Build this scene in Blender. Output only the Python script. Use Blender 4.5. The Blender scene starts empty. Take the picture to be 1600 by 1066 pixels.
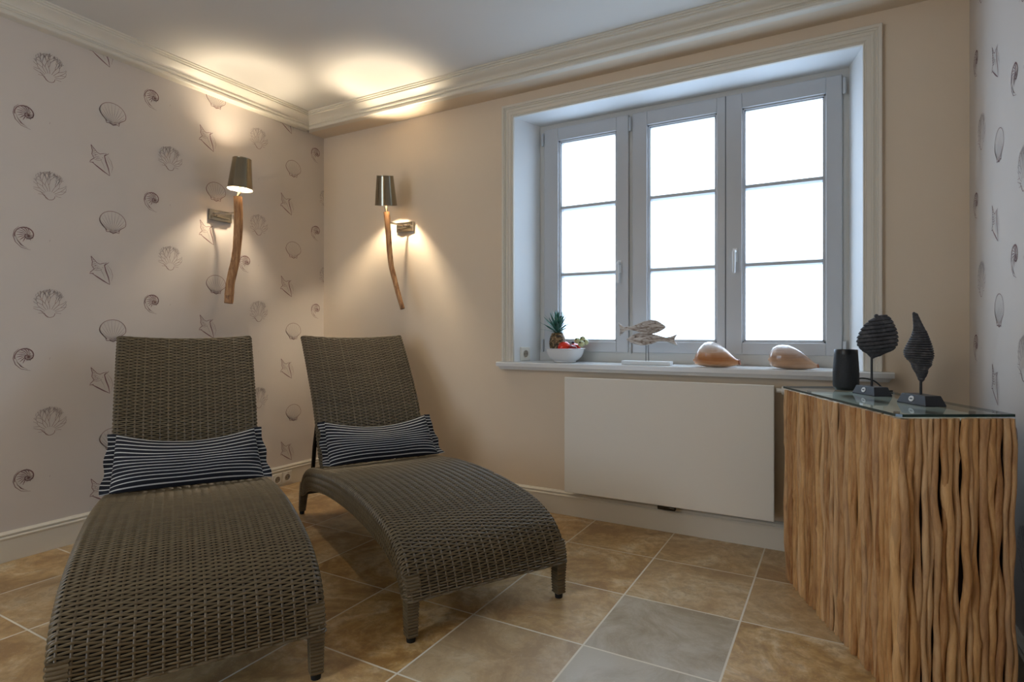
import bpy, math, random
from mathutils import Vector, Matrix, noise

R = random.Random(7)
scene = bpy.context.scene
COL = scene.collection

# ------------------------------------------------------------------ camera
cam_d = bpy.data.cameras.new('camera')
cam = bpy.data.objects.new('camera', cam_d)
COL.objects.link(cam)
cam.location = (3.1833, -2.9492, 1.0)
cam.rotation_euler = (math.radians(90), 0, 0.5103)
cam_d.sensor_width = 36.0
cam_d.lens = 36.0 * 908.0 / 1600.0
cam_d.shift_y = -(533.0 - 520.93) / 1600.0
cam_d.clip_start = 0.02
scene.camera = cam

# ------------------------------------------------------------------ world (flat overcast daylight behind the panes)
SKY_STRENGTH = 4.0
world = bpy.data.worlds.new('overcast_sky')
scene.world = world
world.use_nodes = True
wn = world.node_tree.nodes
wl = world.node_tree.links
wn.clear()
wo = wn.new('ShaderNodeOutputWorld')
wb = wn.new('ShaderNodeBackground')
wb.inputs['Strength'].default_value = SKY_STRENGTH
wt = wn.new('ShaderNodeTexCoord')
ws = wn.new('ShaderNodeSeparateXYZ')
wr = wn.new('ShaderNodeValToRGB')
wr.color_ramp.elements[0].position = 0.40
wr.color_ramp.elements[0].color = (0.53, 0.68, 0.88, 1)
wr.color_ramp.elements[1].position = 0.72
wr.color_ramp.elements[1].color = (0.70, 0.84, 1.0, 1)
wm = wn.new('ShaderNodeMath')
wm.operation = 'MULTIPLY_ADD'
wm.inputs[1].default_value = 0.5
wm.inputs[2].default_value = 0.5
wl.new(wt.outputs['Generated'], ws.inputs[0])
wl.new(ws.outputs['Z'], wm.inputs[0])
wl.new(wm.outputs[0], wr.inputs[0])
wl.new(wr.outputs[0], wb.inputs['Color'])
wl.new(wb.outputs[0], wo.inputs['Surface'])

BULB_STRENGTH = 2600.0
FILL_STRENGTH = 20.0

scene.view_settings.view_transform = 'Standard'
scene.view_settings.look = 'None'
scene.view_settings.gamma = 1.0
scene.view_settings.use_curve_mapping = False
scene.view_settings.exposure = 0.75
scene.cycles.use_denoising = True
scene.cycles.max_bounces = 8
scene.cycles.diffuse_bounces = 5
scene.cycles.sample_clamp_indirect = 6.0
scene.cycles.caustics_reflective = False
scene.cycles.caustics_refractive = False

# sampling portal in the window opening (guides daylight rays, emits nothing)
pd = bpy.data.lights.new('window_portal', 'AREA')
pd.shape = 'RECTANGLE'
pd.size = 1.70
pd.size_y = 1.46
pd.cycles.is_portal = True
po = bpy.data.objects.new('window_portal', pd)
po.location = (2.42, 0.31, 1.545)
po.rotation_euler = (math.radians(-90), 0, 0)
COL.objects.link(po)
# second portal: daylight opening of the added door in the wall behind the camera
DX0, DX1, DZ1 = 0.45, 1.55, 2.12
pd2 = pd.copy()
pd2.size = DX1 - DX0
pd2.size_y = DZ1
po2 = bpy.data.objects.new('fill_door_portal', pd2)
po2.location = ((DX0 + DX1) / 2, -4.60, DZ1 / 2)
po2.rotation_euler = (math.radians(90), 0, 0)
COL.objects.link(po2)


# ------------------------------------------------------------------ helpers
def srgb(r, g, b):
    def f(c):
        c /= 255.0
        return c / 12.92 if c <= 0.04045 else ((c + 0.055) / 1.055) ** 2.4
    return (f(r), f(g), f(b), 1.0)


class Mat:
    def __init__(s, name, color=(0.5, 0.5, 0.5, 1), rough=0.5, metal=0.0):
        s.m = bpy.data.materials.new(name)
        s.m.use_nodes = True
        s.n = s.m.node_tree.nodes
        s.l = s.m.node_tree.links
        s.b = s.n['Principled BSDF']
        s.b.inputs['Base Color'].default_value = color
        s.b.inputs['Roughness'].default_value = rough
        s.b.inputs['Metallic'].default_value = metal
        s.out = s.n['Material Output']

    def node(s, t, **kw):
        x = s.n.new(t)
        for k, v in kw.items():
            setattr(x, k, v)
        return x

    def coord(s, which='Object', scale=(1, 1, 1)):
        tc = s.node('ShaderNodeTexCoord')
        mp = s.node('ShaderNodeMapping')
        mp.inputs['Scale'].default_value = scale
        s.l.new(tc.outputs[which], mp.inputs['Vector'])
        return mp.outputs[0]

    def noise(s, scale, detail=4.0, rough=0.6, vec=None, dist=0.0):
        n = s.node('ShaderNodeTexNoise')
        n.inputs['Scale'].default_value = scale
        n.inputs['Detail'].default_value = detail
        n.inputs['Roughness'].default_value = rough
        n.inputs['Distortion'].default_value = dist
        s.l.new(vec if vec is not None else s.coord(), n.inputs['Vector'])
        return n.outputs['Fac']

    def ramp(s, fac, stops):
        r = s.node('ShaderNodeValToRGB')
        e = r.color_ramp.elements
        while len(e) < len(stops):
            e.new(0.5)
        for i, (p, c) in enumerate(stops):
            e[i].position = p
            e[i].color = c
        s.l.new(fac, r.inputs[0])
        return r.outputs[0]

    def math(s, op, a, b=None, clamp=False):
        m = s.node('ShaderNodeMath', operation=op)
        m.use_clamp = clamp
        for i, v in enumerate((a, b)):
            if v is None:
                continue
            if isinstance(v, (int, float)):
                m.inputs[i].default_value = v
            else:
                s.l.new(v, m.inputs[i])
        return m.outputs[0]

    def mix(s, fac, a, b, blend='MIX'):
        m = s.node('ShaderNodeMix', data_type='RGBA', blend_type=blend)
        for i, v in ((0, fac), (6, a), (7, b)):
            if isinstance(v, (int, float)):
                m.inputs[i].default_value = v
            elif isinstance(v, tuple):
                m.inputs[i].default_value = v
            else:
                s.l.new(v, m.inputs[i])
        return m.outputs[2]

    def color(s, sock):
        s.l.new(sock, s.b.inputs['Base Color'])

    def bump(s, h, strength=0.3, dist=0.002):
        b = s.node('ShaderNodeBump')
        b.inputs['Strength'].default_value = strength
        b.inputs['Distance'].default_value = dist
        s.l.new(h, b.inputs['Height'])
        s.l.new(b.outputs[0], s.b.inputs['Normal'])


class MB:
    """collects vertices and faces and links them as one mesh object"""
    def __init__(s):
        s.v = []
        s.f = []
        s.mi = []
        s.uv = {}

    def add(s, verts, faces, mi=0):
        o = len(s.v)
        s.v += [tuple(v) for v in verts]
        s.f += [tuple(i + o for i in f) for f in faces]
        s.mi += [mi] * len(faces)
        return o

    def box(s, a, b, mi=0):
        x0, y0, z0 = a
        x1, y1, z1 = b
        s.add([(x0, y0, z0), (x1, y0, z0), (x1, y1, z0), (x0, y1, z0), (x0, y0, z1), (x1, y0, z1), (x1, y1, z1), (x0, y1, z1)],
              [(0, 3, 2, 1), (4, 5, 6, 7), (0, 1, 5, 4), (1, 2, 6, 5), (2, 3, 7, 6), (3, 0, 4, 7)], mi)

    def rings(s, rings, closed=True, caps=True, mi=0):
        n = len(rings[0])
        vs = [p for r in rings for p in r]
        fs = []
        m = n if closed else n - 1
        for i in range(len(rings) - 1):
            for j in range(m):
                k = (j + 1) % n
                fs.append((i * n + j, i * n + k, (i + 1) * n + k, (i + 1) * n + j))
        if caps and closed:
            fs.append(tuple(reversed(range(n))))
            fs.append(tuple((len(rings) - 1) * n + j for j in range(n)))
        return s.add(vs, fs, mi)

    def tube(s, pts, r, seg=10, caps=True, mi=0, squash=1.0):
        pts = [Vector(p) for p in pts]
        rr = r if isinstance(r, (list, tuple)) else [r] * len(pts)
        rings = []
        up = None
        for i, p in enumerate(pts):
            t = (pts[min(i + 1, len(pts) - 1)] - pts[max(i - 1, 0)]).normalized()
            if up is None:
                up = Vector((0, 0, 1)) if abs(t.z) < 0.9 else Vector((1, 0, 0))
            a = t.cross(up).normalized()
            up = a.cross(t).normalized()
            rings.append([p + (a * math.cos(2 * math.pi * k / seg) + up * math.sin(2 * math.pi * k / seg) * squash) * rr[i] for k in range(seg)])
        s.rings(rings, True, caps, mi)

    def lathe(s, prof, center=(0, 0, 0), seg=32, mi=0, M=None, caps=True):
        c = Vector(center)
        rings = []
        for r, z in prof:
            ring = []
            for k in range(seg):
                a = 2 * math.pi * k / seg
                p = Vector((r * math.cos(a), r * math.sin(a), z))
                ring.append((M @ p if M else p) + c)
            rings.append(ring)
        s.rings(rings, True, caps, mi)

    def build(s, name, mats, parent=None, smooth=False, bevel=None, angle=None):
        me = bpy.data.meshes.new(name)
        me.from_pydata(s.v, [], s.f)
        for m in (mats if isinstance(mats, (list, tuple)) else [mats]):
            me.materials.append(m.m if isinstance(m, Mat) else m)
        me.polygons.foreach_set('material_index', s.mi)
        if s.uv:
            uvl = me.uv_layers.new(name='UVMap')
            for p in me.polygons:
                for li, vi in zip(p.loop_indices, p.vertices):
                    uvl.data[li].uv = s.uv.get(vi, (0, 0))
        me.validate()
        me.update()
        o = bpy.data.objects.new(name, me)
        COL.objects.link(o)
        if smooth:
            me.polygons.foreach_set('use_smooth', [True] * len(me.polygons))
            if angle:
                me.set_sharp_from_angle(angle=math.radians(angle))
        if bevel:
            bm = o.modifiers.new('bevel', 'BEVEL')
            bm.width = bevel
            bm.segments = 2
            bm.limit_method = 'ANGLE'
        if parent is not None:
            o.parent = parent
        return o


def thing(name, label, cat, loc=(0, 0, 0), rot=0.0, group=None):
    o = bpy.data.objects.new(name, None)
    o.empty_display_size = 0.05
    COL.objects.link(o)
    o.location = loc
    o.rotation_euler = (0, 0, rot)
    return tag(o, label, cat, group)


def tag(o, label, cat, group=None):
    o['label'] = label
    o['category'] = cat
    if group:
        o['group'] = group
    return o


def struct(o):
    o['kind'] = 'structure'
    return o


def catmull(pts, n):
    """resample a polyline as a smooth curve with n points evenly by arc length"""
    P = [Vector(p) for p in pts]
    P = [P[0] * 2 - P[1]] + P + [P[-1] * 2 - P[-2]]
    out = []
    for i in range(1, len(P) - 2):
        for k in range(12):
            t = k / 12.0
            a, b, c, d = P[i - 1], P[i], P[i + 1], P[i + 2]
            out.append(0.5 * ((2 * b) + (c - a) * t + (2 * a - 5 * b + 4 * c - d) * t * t + (3 * b - a - 3 * c + d) * t ** 3))
    out.append(P[-2])
    L = [0.0]
    for i in range(1, len(out)):
        L.append(L[-1] + (out[i] - out[i - 1]).length)
    res = []
    j = 0
    for k in range(n):
        s = L[-1] * k / (n - 1)
        while j < len(out) - 2 and L[j + 1] < s:
            j += 1
        f = (s - L[j]) / max(1e-9, L[j + 1] - L[j])
        res.append(out[j].lerp(out[j + 1], min(1, f)))
    return res


def interp(tab, x):
    if x <= tab[0][0]:
        return tab[0][1:]
    for a, b in zip(tab, tab[1:]):
        if x <= b[0]:
            f = (x - a[0]) / (b[0] - a[0])
            return tuple(p + (q - p) * f for p, q in zip(a[1:], b[1:]))
    return tab[-1][1:]


# ------------------------------------------------------------------ materials
def plaster(name, col, var=0.04, bump=0.12, scale=260):
    m = Mat(name, col, 0.85)
    n = m.noise(3.0, 3)
    c2 = tuple(c * (1 - var) for c in col[:3]) + (1,)
    m.color(m.mix(n, col, c2))
    m.bump(m.noise(scale, 3), bump, 0.001)
    return m


M_tan = plaster('tan_wall_paint', srgb(220, 203, 180), 0.05, 0.35, 190)
M_paper = plaster('shell_wallpaper', srgb(204, 194, 184), 0.04, 0.15, 400)
M_ceil = plaster('ceiling_paint', srgb(206, 202, 194), 0.03, 0.05)
M_rear = plaster('rear_wall_paint', srgb(200, 186, 162), 0.03, 0.1)
M_white = plaster('white_woodwork', srgb(214, 207, 192), 0.02, 0.02)
M_white.b.inputs['Roughness'].default_value = 0.45
M_reveal = plaster('white_reveal_paint', srgb(222, 224, 224), 0.02, 0.04)
M_frame = plaster('window_frame_lacquer', srgb(184, 186, 188), 0.02, 0.02)
M_frame.b.inputs['Roughness'].default_value = 0.35
M_sill = plaster('sill_lacquer', srgb(222, 222, 220), 0.02, 0.02)
M_sill.b.inputs['Roughness'].default_value = 0.25
M_rad = plaster('radiator_enamel', srgb(226, 220, 208), 0.01, 0.05, 500)
M_rad.b.inputs['Roughness'].default_value = 0.5
M_ink_dark = Mat('plum_print_ink', srgb(122, 88, 88), 0.9)
M_ink_mid = Mat('rose_print_ink', srgb(142, 114, 108), 0.9)
M_ink_soft = Mat('grey_print_ink', srgb(146, 132, 128), 0.9)
M_gasket = Mat('dark_gasket', srgb(60, 62, 66), 0.6)
M_blk = Mat('black_lacquer', srgb(16, 17, 20), 0.35)
M_chrome = Mat('polished_nickel', srgb(190, 182, 166), 0.18, 1.0)
M_plastic = Mat('white_plastic', srgb(214, 208, 196), 0.35)
M_socket = Mat('socket_well_plastic', srgb(140, 128, 112), 0.5)
M_hole = Mat('socket_hole', srgb(20, 18, 16), 0.8)


def glass_mat(name, tint, gloss=0.06, rough=0.02):
    m = Mat(name)
    m.n.remove(m.b)
    tr = m.node('ShaderNodeBsdfTransparent')
    tr.inputs[0].default_value = tint
    gl = m.node('ShaderNodeBsdfGlossy')
    gl.inputs['Roughness'].default_value = rough
    fr = m.node('ShaderNodeFresnel')
    fr.inputs['IOR'].default_value = 1.5
    mx = m.node('ShaderNodeMixShader')
    if gloss is None:
        m.l.new(fr.outputs[0], mx.inputs[0])
    else:
        mx.inputs[0].default_value = gloss
    m.l.new(tr.outputs[0], mx.inputs[1])
    m.l.new(gl.outputs[0], mx.inputs[2])
    m.l.new(mx.outputs[0], m.out.inputs['Surface'])
    return m


M_pane = glass_mat('window_glass', (0.96, 0.98, 1.0, 1), 0.04, 0.1)

# ------------------------------------------------------------------ room shell
XR = 3.649          # right wall
YB = -4.5           # wall behind the camera
ZC = 2.48           # ceiling
ZL = 2.3826         # lip of the crown moulding
FX0, FX1, FZ1 = 1.606, 3.233, 2.255   # window frame opening
RX0, RX1, RZ1 = 1.549, 3.280, 2.250   # reveal at the wall face
SZ = 0.835          # sill top
YF = 0.21           # face of the frame

# floor: one mesh, a face per tile with its own stone tone, grout as shader lines
TA, TB, GX, GY = 0.4174, 0.4128, 2.0545, -0.3861
fm = MB()
tones = []
GREY = {(1, -2): 0.9, (1, -3): 1, (0, -3): 0.35, (1, -4): .8, (2, -3): .3}
for i in range(-6, 6):
    for j in range(-12, 3):
        x0 = max(GX + i * TA, -0.12)
        x1 = min(GX + (i + 1) * TA, XR + 0.1)
        y0 = max(GY + j * TB, YB - 0.1)
        y1 = min(GY + (j + 1) * TB, 0.05)
        if x1 <= x0 or y1 <= y0:
            continue
        o = fm.add([(x0, y0, 0), (x1, y0, 0), (x1, y1, 0), (x0, y1, 0)], [(0, 1, 2, 3)])
        g = GREY.get((i, j), 0.0)
        tones.append((R.random(), g, R.random(), 1))
fl = fm.build('floor', [Mat('travertine_tiles', srgb(160, 135, 100), 0.32)])
M_floor = fl.data.materials[0]
ca = fl.data.color_attributes.new('tone', 'FLOAT_COLOR', 'CORNER')
for p, t in zip(fl.data.polygons, tones):
    for li in p.loop_indices:
        ca.data[li].color = t
struct(fl)
sol = fl.modifiers.new('slab', 'SOLIDIFY')
sol.thickness = 0.05
sol.offset = -1


def finish_floor():
    m = Mat.__new__(Mat)
    m.m = M_floor
    m.n = M_floor.node_tree.nodes
    m.l = M_floor.node_tree.links
    m.b = m.n['Principled BSDF']
    m.out = m.n['Material Output']
    at = m.node('ShaderNodeVertexColor', layer_name='tone')
    sp = m.node('ShaderNodeSeparateColor')
    m.l.new(at.outputs[0], sp.inputs[0])
    tc = m.node('ShaderNodeTexCoord')
    off = m.node('ShaderNodeVectorMath', operation='ADD')
    sc = m.node('ShaderNodeVectorMath', operation='SCALE')
    m.l.new(at.outputs[0], sc.inputs[0])
    sc.inputs['Scale'].default_value = 17.0
    m.l.new(tc.outputs['Object'], off.inputs[0])
    m.l.new(sc.outputs[0], off.inputs[1])
    v = off.outputs[0]
    n1 = m.noise(4.5, 8, 0.68, v, 0.8)
    n2 = m.noise(26, 6, 0.7, v, 0.4)
    base = m.ramp(n1, [(0.38, srgb(158, 118, 64)), (0.47, srgb(190, 152, 94)), (0.54, srgb(208, 176, 124)), (0.63, srgb(226, 208, 170))])
    base = m.mix(m.ramp(n2, [(0.45, (0, 0, 0, 1)), (0.62, (0.55, 0.55, 0.55, 1))]), base, srgb(146, 112, 70))
    grey = m.ramp(n1, [(0.4, srgb(158, 148, 124)), (0.6, srgb(188, 184, 168))])
    base = m.mix(sp.outputs[1], base, grey)
    base = m.mix(m.math('MULTIPLY', sp.outputs[0], 0.30), base, srgb(196, 186, 160))
    base = m.mix(m.math('MULTIPLY', sp.outputs[2], 0.22), base, srgb(150, 108, 66))
    # small pits and veins
    vo = m.noise(60, 3, 0.8, v, 1.6)
    base = m.mix(m.ramp(vo, [(0.60, (0, 0, 0, 1)), (0.72, (0.55, 0.55, 0.55, 1))]), base, srgb(206, 196, 174))
    sx = m.node('ShaderNodeSeparateXYZ')
    m.l.new(tc.outputs['Object'], sx.inputs[0])

    def edge(sock, org, size):
        a = m.math('SUBTRACT', sock, org - 40 * size)
        a = m.math('DIVIDE', a, size)
        a = m.math('FRACT', a)
        a = m.math('SUBTRACT', a, 0.5)
        a = m.math('ABSOLUTE', a)
        return m.math('GREATER_THAN', a, 0.5 - 0.0032 / size)
    g = m.math('MAXIMUM', edge(sx.outputs[0], GX, TA), edge(sx.outputs[1], GY, TB))
    m.color(m.mix(g, base, srgb(224, 216, 198)))
    ro = m.math('MULTIPLY_ADD', n2, 0.25)
    ro.node.inputs[2].default_value = 0.20
    m.l.new(m.math('MAXIMUM', ro, m.math('MULTIPLY', g, 0.75)), m.b.inputs['Roughness'])
    h = m.math('SUBTRACT', m.math('MULTIPLY', n2, 0.35), g)
    m.bump(h, 0.35, 0.0015)


finish_floor()

c = MB()
c.box((-0.12, YB - 0.1, ZC), (XR + 0.12, 0.3, ZC + 0.1))
struct(c.build('ceiling', M_ceil))


# ---- printed shell motifs: pen strokes laid into the wallpaper mesh
class Ink:
    def __init__(s, mb, f):
        s.mb = mb
        s.f = f            # (a right, b up) -> world point

    def stroke(s, pts, w, mi, taper=True):
        n = len(pts)
        L, Rr = [], []
        for i, (a, b) in enumerate(pts):
            a0, b0 = pts[max(i - 1, 0)]
            a1, b1 = pts[min(i + 1, n - 1)]
            dx, dy = a1 - a0, b1 - b0
            d = math.hypot(dx, dy) or 1
            t = i / (n - 1)
            ww = w * (0.35 + 0.65 * math.sin(math.pi * min(1, max(0, t)))) if taper else w
            L.append(s.f(a - dy / d * ww / 2, b + dx / d * ww / 2))
            Rr.append(s.f(a + dy / d * ww / 2, b - dx / d * ww / 2))
        fs = [(i, i + 1, n + i + 1, n + i) for i in range(n - 1)]
        s.mb.add(L + Rr, fs, mi)


def arc(cx, cy, r, a0, a1, n=14, ry=None):
    ry = r if ry is None else ry
    return [(cx + r * math.cos(math.radians(a0 + (a1 - a0) * i / n)), cy + ry * math.sin(math.radians(a0 + (a1 - a0) * i / n))) for i in range(n + 1)]


def motif_snail(k, rnd):
    pts = []
    for i in range(60):
        t = i / 59.0
        a = math.radians(250 - 520 * t)
        r = 0.046 * (1 - t) ** 1.15 + 0.003
        pts.append((0.004 + r * math.cos(a) * 1.0 - 0.008 * (1 - t), 0.006 + r * math.sin(a)))
    k.stroke(pts[6:], 0.0034, 1, False)
    k.stroke([(p[0] * 0.93, p[1] * 0.93) for p in pts[14:40]], 0.0022, 2, False)
    # opening lip sweeping down to the right
    k.stroke([(-0.030, 0.040), (-0.046, 0.022), (-0.051, -0.004), (-0.043, -0.030), (-0.022, -0.052), (0.014, -0.061)], 0.0026, 1)
    k.stroke([(-0.044, 0.004), (-0.034, -0.024), (-0.018, -0.042), (0.002, -0.055)], 0.0020, 2)
    k.stroke([(-0.036, -0.020), (-0.022, -0.040), (-0.012, -0.047)], 0.0040, 1)
    # chamber ribs between the coils
    for i in range(9):
        a = math.radians(60 + i * 20)
        k.stroke([(0.004 + 0.012 * math.cos(a), 0.004 + 0.012 * math.sin(a)), (0.002 + 0.024 * math.cos(a + 0.35), 0.006 + 0.024 * math.sin(a + 0.35)), (-0.002 + 0.037 * math.cos(a + 0.5), 0.007 + 0.036 * math.sin(a + 0.5))], 0.0034, 1 if i % 3 else 2)
    for i in range(16):
        a = math.radians(i * 22.5)
        q = 0.013 + 0.006 * (i % 2)
        k.stroke([(0.006, 0.002), (0.006 + q * math.cos(a), 0.001 + q * math.sin(a))], 0.0044, 1 if i % 2 else 2)
    k.stroke([(0.088, -0.004), (0.086, -0.013)], 0.0028, 1)


def motif_scallop(k, rnd):
    out = [(-0.026, -0.048), (-0.046, -0.028), (-0.060, -0.006), (-0.058, 0.014), (-0.044, 0.034), (-0.022, 0.046), (0.004, 0.049), (0.030, 0.042), (0.050, 0.026), (0.060, 0.004), (0.058, -0.018), (0.036, -0.036), (0.022, -0.050)]
    o = [tuple(p)[:2] for p in catmull([(a, b, 0) for a, b in out], 46)]
    k.stroke(o, 0.0028, 2, False)
    k.stroke(o[:14], 0.0042, 1)
    for i in range(3, 44, 3):
        a, b = o[i]
        k.stroke([(0.0 + a * 0.10, -0.046), (a * 0.55, b * 0.5 - 0.026), (a * 0.97, b * 0.97)], 0.0016, 3)
    k.stroke([(-0.034, -0.040), (-0.030, -0.056), (-0.012, -0.054), (0.0, -0.062), (0.014, -0.054), (0.028, -0.058), (0.030, -0.040)], 0.0030, 1, False)
    for i in range(12):
        a = -0.020 + 0.0036 * i
        k.stroke([(a, -0.044 - 0.002 * (i % 2)), (a * 0.6, -0.059)], 0.0030, 1 if i % 3 else 2)


def motif_conch(k, rnd):
    k.stroke([(-0.044, 0.066), (-0.038, 0.040), (-0.040, 0.020), (-0.030, 0.004), (-0.046, -0.012), (-0.050, -0.020), (-0.032, -0.018)], 0.0030, 1, False)
    k.stroke([(-0.040, -0.018), (-0.016, -0.034), (0.012, -0.052), (0.040, -0.068)], 0.0058, 1)
    k.stroke([(-0.044, 0.066), (-0.026, 0.046), (-0.018, 0.036), (-0.004, 0.030), (0.010, 0.036), (0.026, 0.040), (0.016, 0.028)], 0.0026, 1, False)
    k.stroke([(0.036, 0.042), (0.016, 0.026), (0.022, 0.0), (0.034, -0.034), (0.040, -0.066)], 0.0056, 1)
    k.stroke([(0.028, 0.030), (0.046, 0.006), (0.054, -0.022), (0.048, -0.050)], 0.0020, 2)
    k.stroke([(0.024, 0.024), (0.036, 0.0), (0.046, -0.020)], 0.0016, 3)
    for i in range(7):
        y = 0.052 - i * 0.0085
        w = 0.006 + i * 0.0042
        k.stroke([(-0.040, y), (-0.034 + w * 0.5, y - 0.004), (-0.036 + w * 1.2, y - 0.001)], 0.0022, 1 if i % 2 else 2)
    for i in range(8):
        t = i / 7
        k.stroke([(-0.012 + 0.020 * t, 0.020 - 0.03 * t), (0.004 + 0.016 * t, -0.004 - 0.040 * t)], 0.0012, 3)
    for a, b in ((-0.016, 0.012), (0.0, 0.006), (0.006, 0.016), (-0.026, 0.022)):
        k.stroke([(a, b), (a + 0.004, b - 0.003)], 0.0040, 1)


def motif_coral(k, rnd):
    k.stroke(arc(0.0, -0.046, 0.020, 175, 365, 10, 0.018), 0.0024, 2, False)
    k.stroke([(-0.038, -0.030), (-0.022, -0.048), (-0.006, -0.062)], 0.0030, 2)

    def branch(x, y, a, L, d):
        mx = x + L * 0.5 * math.cos(a) + rnd.uniform(-.002, .002)
        my = y + L * 0.5 * math.sin(a)
        ex, ey = x + L * math.cos(a + rnd.uniform(-.2, .2)), y + L * math.sin(a)
        r = math.hypot(ex / 0.066, (ey + 0.0) / 0.066)
        if r > 1.05:
            return
        k.stroke([(x, y), (mx, my), (ex, ey)], 0.0014, 3 if d > 1 else 2, False)
        if d < 5:
            branch(ex, ey, a + rnd.uniform(0.15, 0.55), L * rnd.uniform(.72, .95), d + 1)
            branch(ex, ey, a - rnd.uniform(0.15, 0.55), L * rnd.uniform(.72, .95), d + 1)
    for i in range(11):
        t = i / 10
        a = math.radians(184 - 188 * t)
        branch(0.022 * math.cos(a), -0.042 + 0.016 * math.sin(a), a, 0.024 + 0.005 * math.sin(a), 0)


VP = 0.545          # vertical repeat
HP = 0.5565         # column spacing, every other column dropped by half a repeat


def print_wall(mb, f, span, z_ref, zmin, zmax):
    """span: number of columns; f(col_offset, z) -> world; motifs repeat with a half drop"""
    items = [(motif_snail, 0.0, 0.347), (motif_coral, 0.087, 0.047), (motif_scallop, 0.356, 0.474), (motif_conch, 0.301, 0.222)]
    for c_ in range(*span):
        for fn, dx, dz in items:
            zz = dz + z_ref + (VP / 2 if c_ % 2 else 0.0)
            zz -= VP * 2
            while zz < zmax + 0.03:
                if zz > zmin:
                    rnd = random.Random(5)
                    a0 = c_ * HP + dx

                    def g(a, b, a0=a0, zz=zz):
                        return f(a0 + a, min(zz + b, zmax + 0.012))
                    fn(Ink(mb, g), rnd)
                zz += VP


wlm = MB()
wlm.box((-0.12, YB - 0.1, 0), (0, 0.3, ZC))
print_wall(wlm, lambda a, z: (0.0006, -1.733 + a, z), (-3, 4), 0.0, 0.18, ZL)
w_left = struct(wlm.build('wall_left', [M_paper, M_ink_dark, M_ink_mid, M_ink_soft]))
wrm = MB()
wrm.box((XR, YB - 0.1, 0), (XR + 0.12, 0.3, ZC))
print_wall(wrm, lambda a, z: (XR - 0.0006, -0.138 - a, z), (0, 6), 0.062, 0.18, ZL)
w_right = struct(wrm.build('wall_right', [M_paper, M_ink_dark, M_ink_mid, M_ink_soft]))
# cut the strokes that would run past the corner with the window wall
wx = MB()
wx.box((-0.12, YB - 0.12, 0), (DX0, YB, ZC))
wx.box((DX1, YB - 0.12, 0), (XR + 0.12, YB, ZC))
wx.box((DX0, YB - 0.12, DZ1), (DX1, YB, ZC))
struct(wx.build('wall_rear', M_rear))

fill_door = bpy.data.objects.new('fill_door_1', None)  # unseen glazed opening, added to let more daylight into the room
COL.objects.link(fill_door)
struct(fill_door)
m = MB()
xm = (DX0 + DX1) / 2
for a, b in ((DX0, DX0 + 0.06), (xm - 0.05, xm + 0.05), (DX1 - 0.06, DX1)):
    m.box((a, YB - 0.09, 0.001), (b, YB - 0.03, DZ1))
m.box((DX0, YB - 0.09, 0.001), (DX1, YB - 0.03, 0.10))
m.box((DX0, YB - 0.09, DZ1 - 0.06), (DX1, YB - 0.03, DZ1))
m.build('fill_door_frame', M_frame, fill_door)
for a, b in ((DX0 + 0.06, xm - 0.05), (xm + 0.05, DX1 - 0.06)):
    m = MB()
    m.box((a, YB - 0.064, 0.10), (b, YB - 0.058, DZ1 - 0.06))
    m.build('pane', M_pane, fill_door)

# window wall with the splayed opening
wb_ = MB()
YO = 0.30
A = [(RX0, 0, SZ - .03), (RX1, 0, SZ - .03), (RX1, 0, RZ1), (RX0, 0, RZ1)]
B = [(FX0, YF, SZ - .03), (FX1, YF, SZ - .03), (FX1, YF, FZ1), (FX0, YF, FZ1)]
Cc = [(p[0], YO, p[2]) for p in B]
O = [(0, 0, 0), (XR, 0, 0), (XR, 0, ZC), (0, 0, ZC)]
Q = [(p[0], YO, p[2]) for p in O]
wb_.add(O + A, [(0, 1, 5, 4), (1, 2, 6, 5), (2, 3, 7, 6), (3, 0, 4, 7)], 0)
wb_.add(A + B, [(0, 1, 5, 4), (1, 2, 6, 5), (2, 3, 7, 6), (3, 0, 4, 7)], 1)
wb_.add(B + Cc, [(0, 1, 5, 4), (1, 2, 6, 5), (2, 3, 7, 6), (3, 0, 4, 7)], 1)
wb_.add(Q + Cc, [(1, 0, 4, 5), (2, 1, 5, 6), (3, 2, 6, 7), (0, 3, 7, 4)], 0)
wb_.add(O + Q, [(0, 4, 5, 1), (1, 5, 6, 2), (2, 6, 7, 3), (3, 7, 4, 0)], 0)
# shallow dropped beam that carries the crown moulding above the window
wb_.box((0.0, -0.135, ZL + 0.0005), (XR, 0.0, ZC), 0)
struct(wb_.build('wall_back', [M_tan, M_reveal]))


def run_profile(name, prof, a, b, out, mat, m0=0.0, m1=0.0):
    """prof: (offset from wall, z); a,b wall line ends; out: unit vector into the room; m0/m1 mitre factors"""
    a, b, out = Vector(a), Vector(b), Vector(out)
    d = (b - a).normalized()
    mb = MB()
    r0 = [a + out * o + d * (o * m0) + Vector((0, 0, z)) for o, z in prof]
    r1 = [b + out * o - d * (o * m1) + Vector((0, 0, z)) for o, z in prof]
    mb.rings([r0, r1], True, True)
    o_ = mb.build(name, mat)
    return struct(o_)


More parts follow.
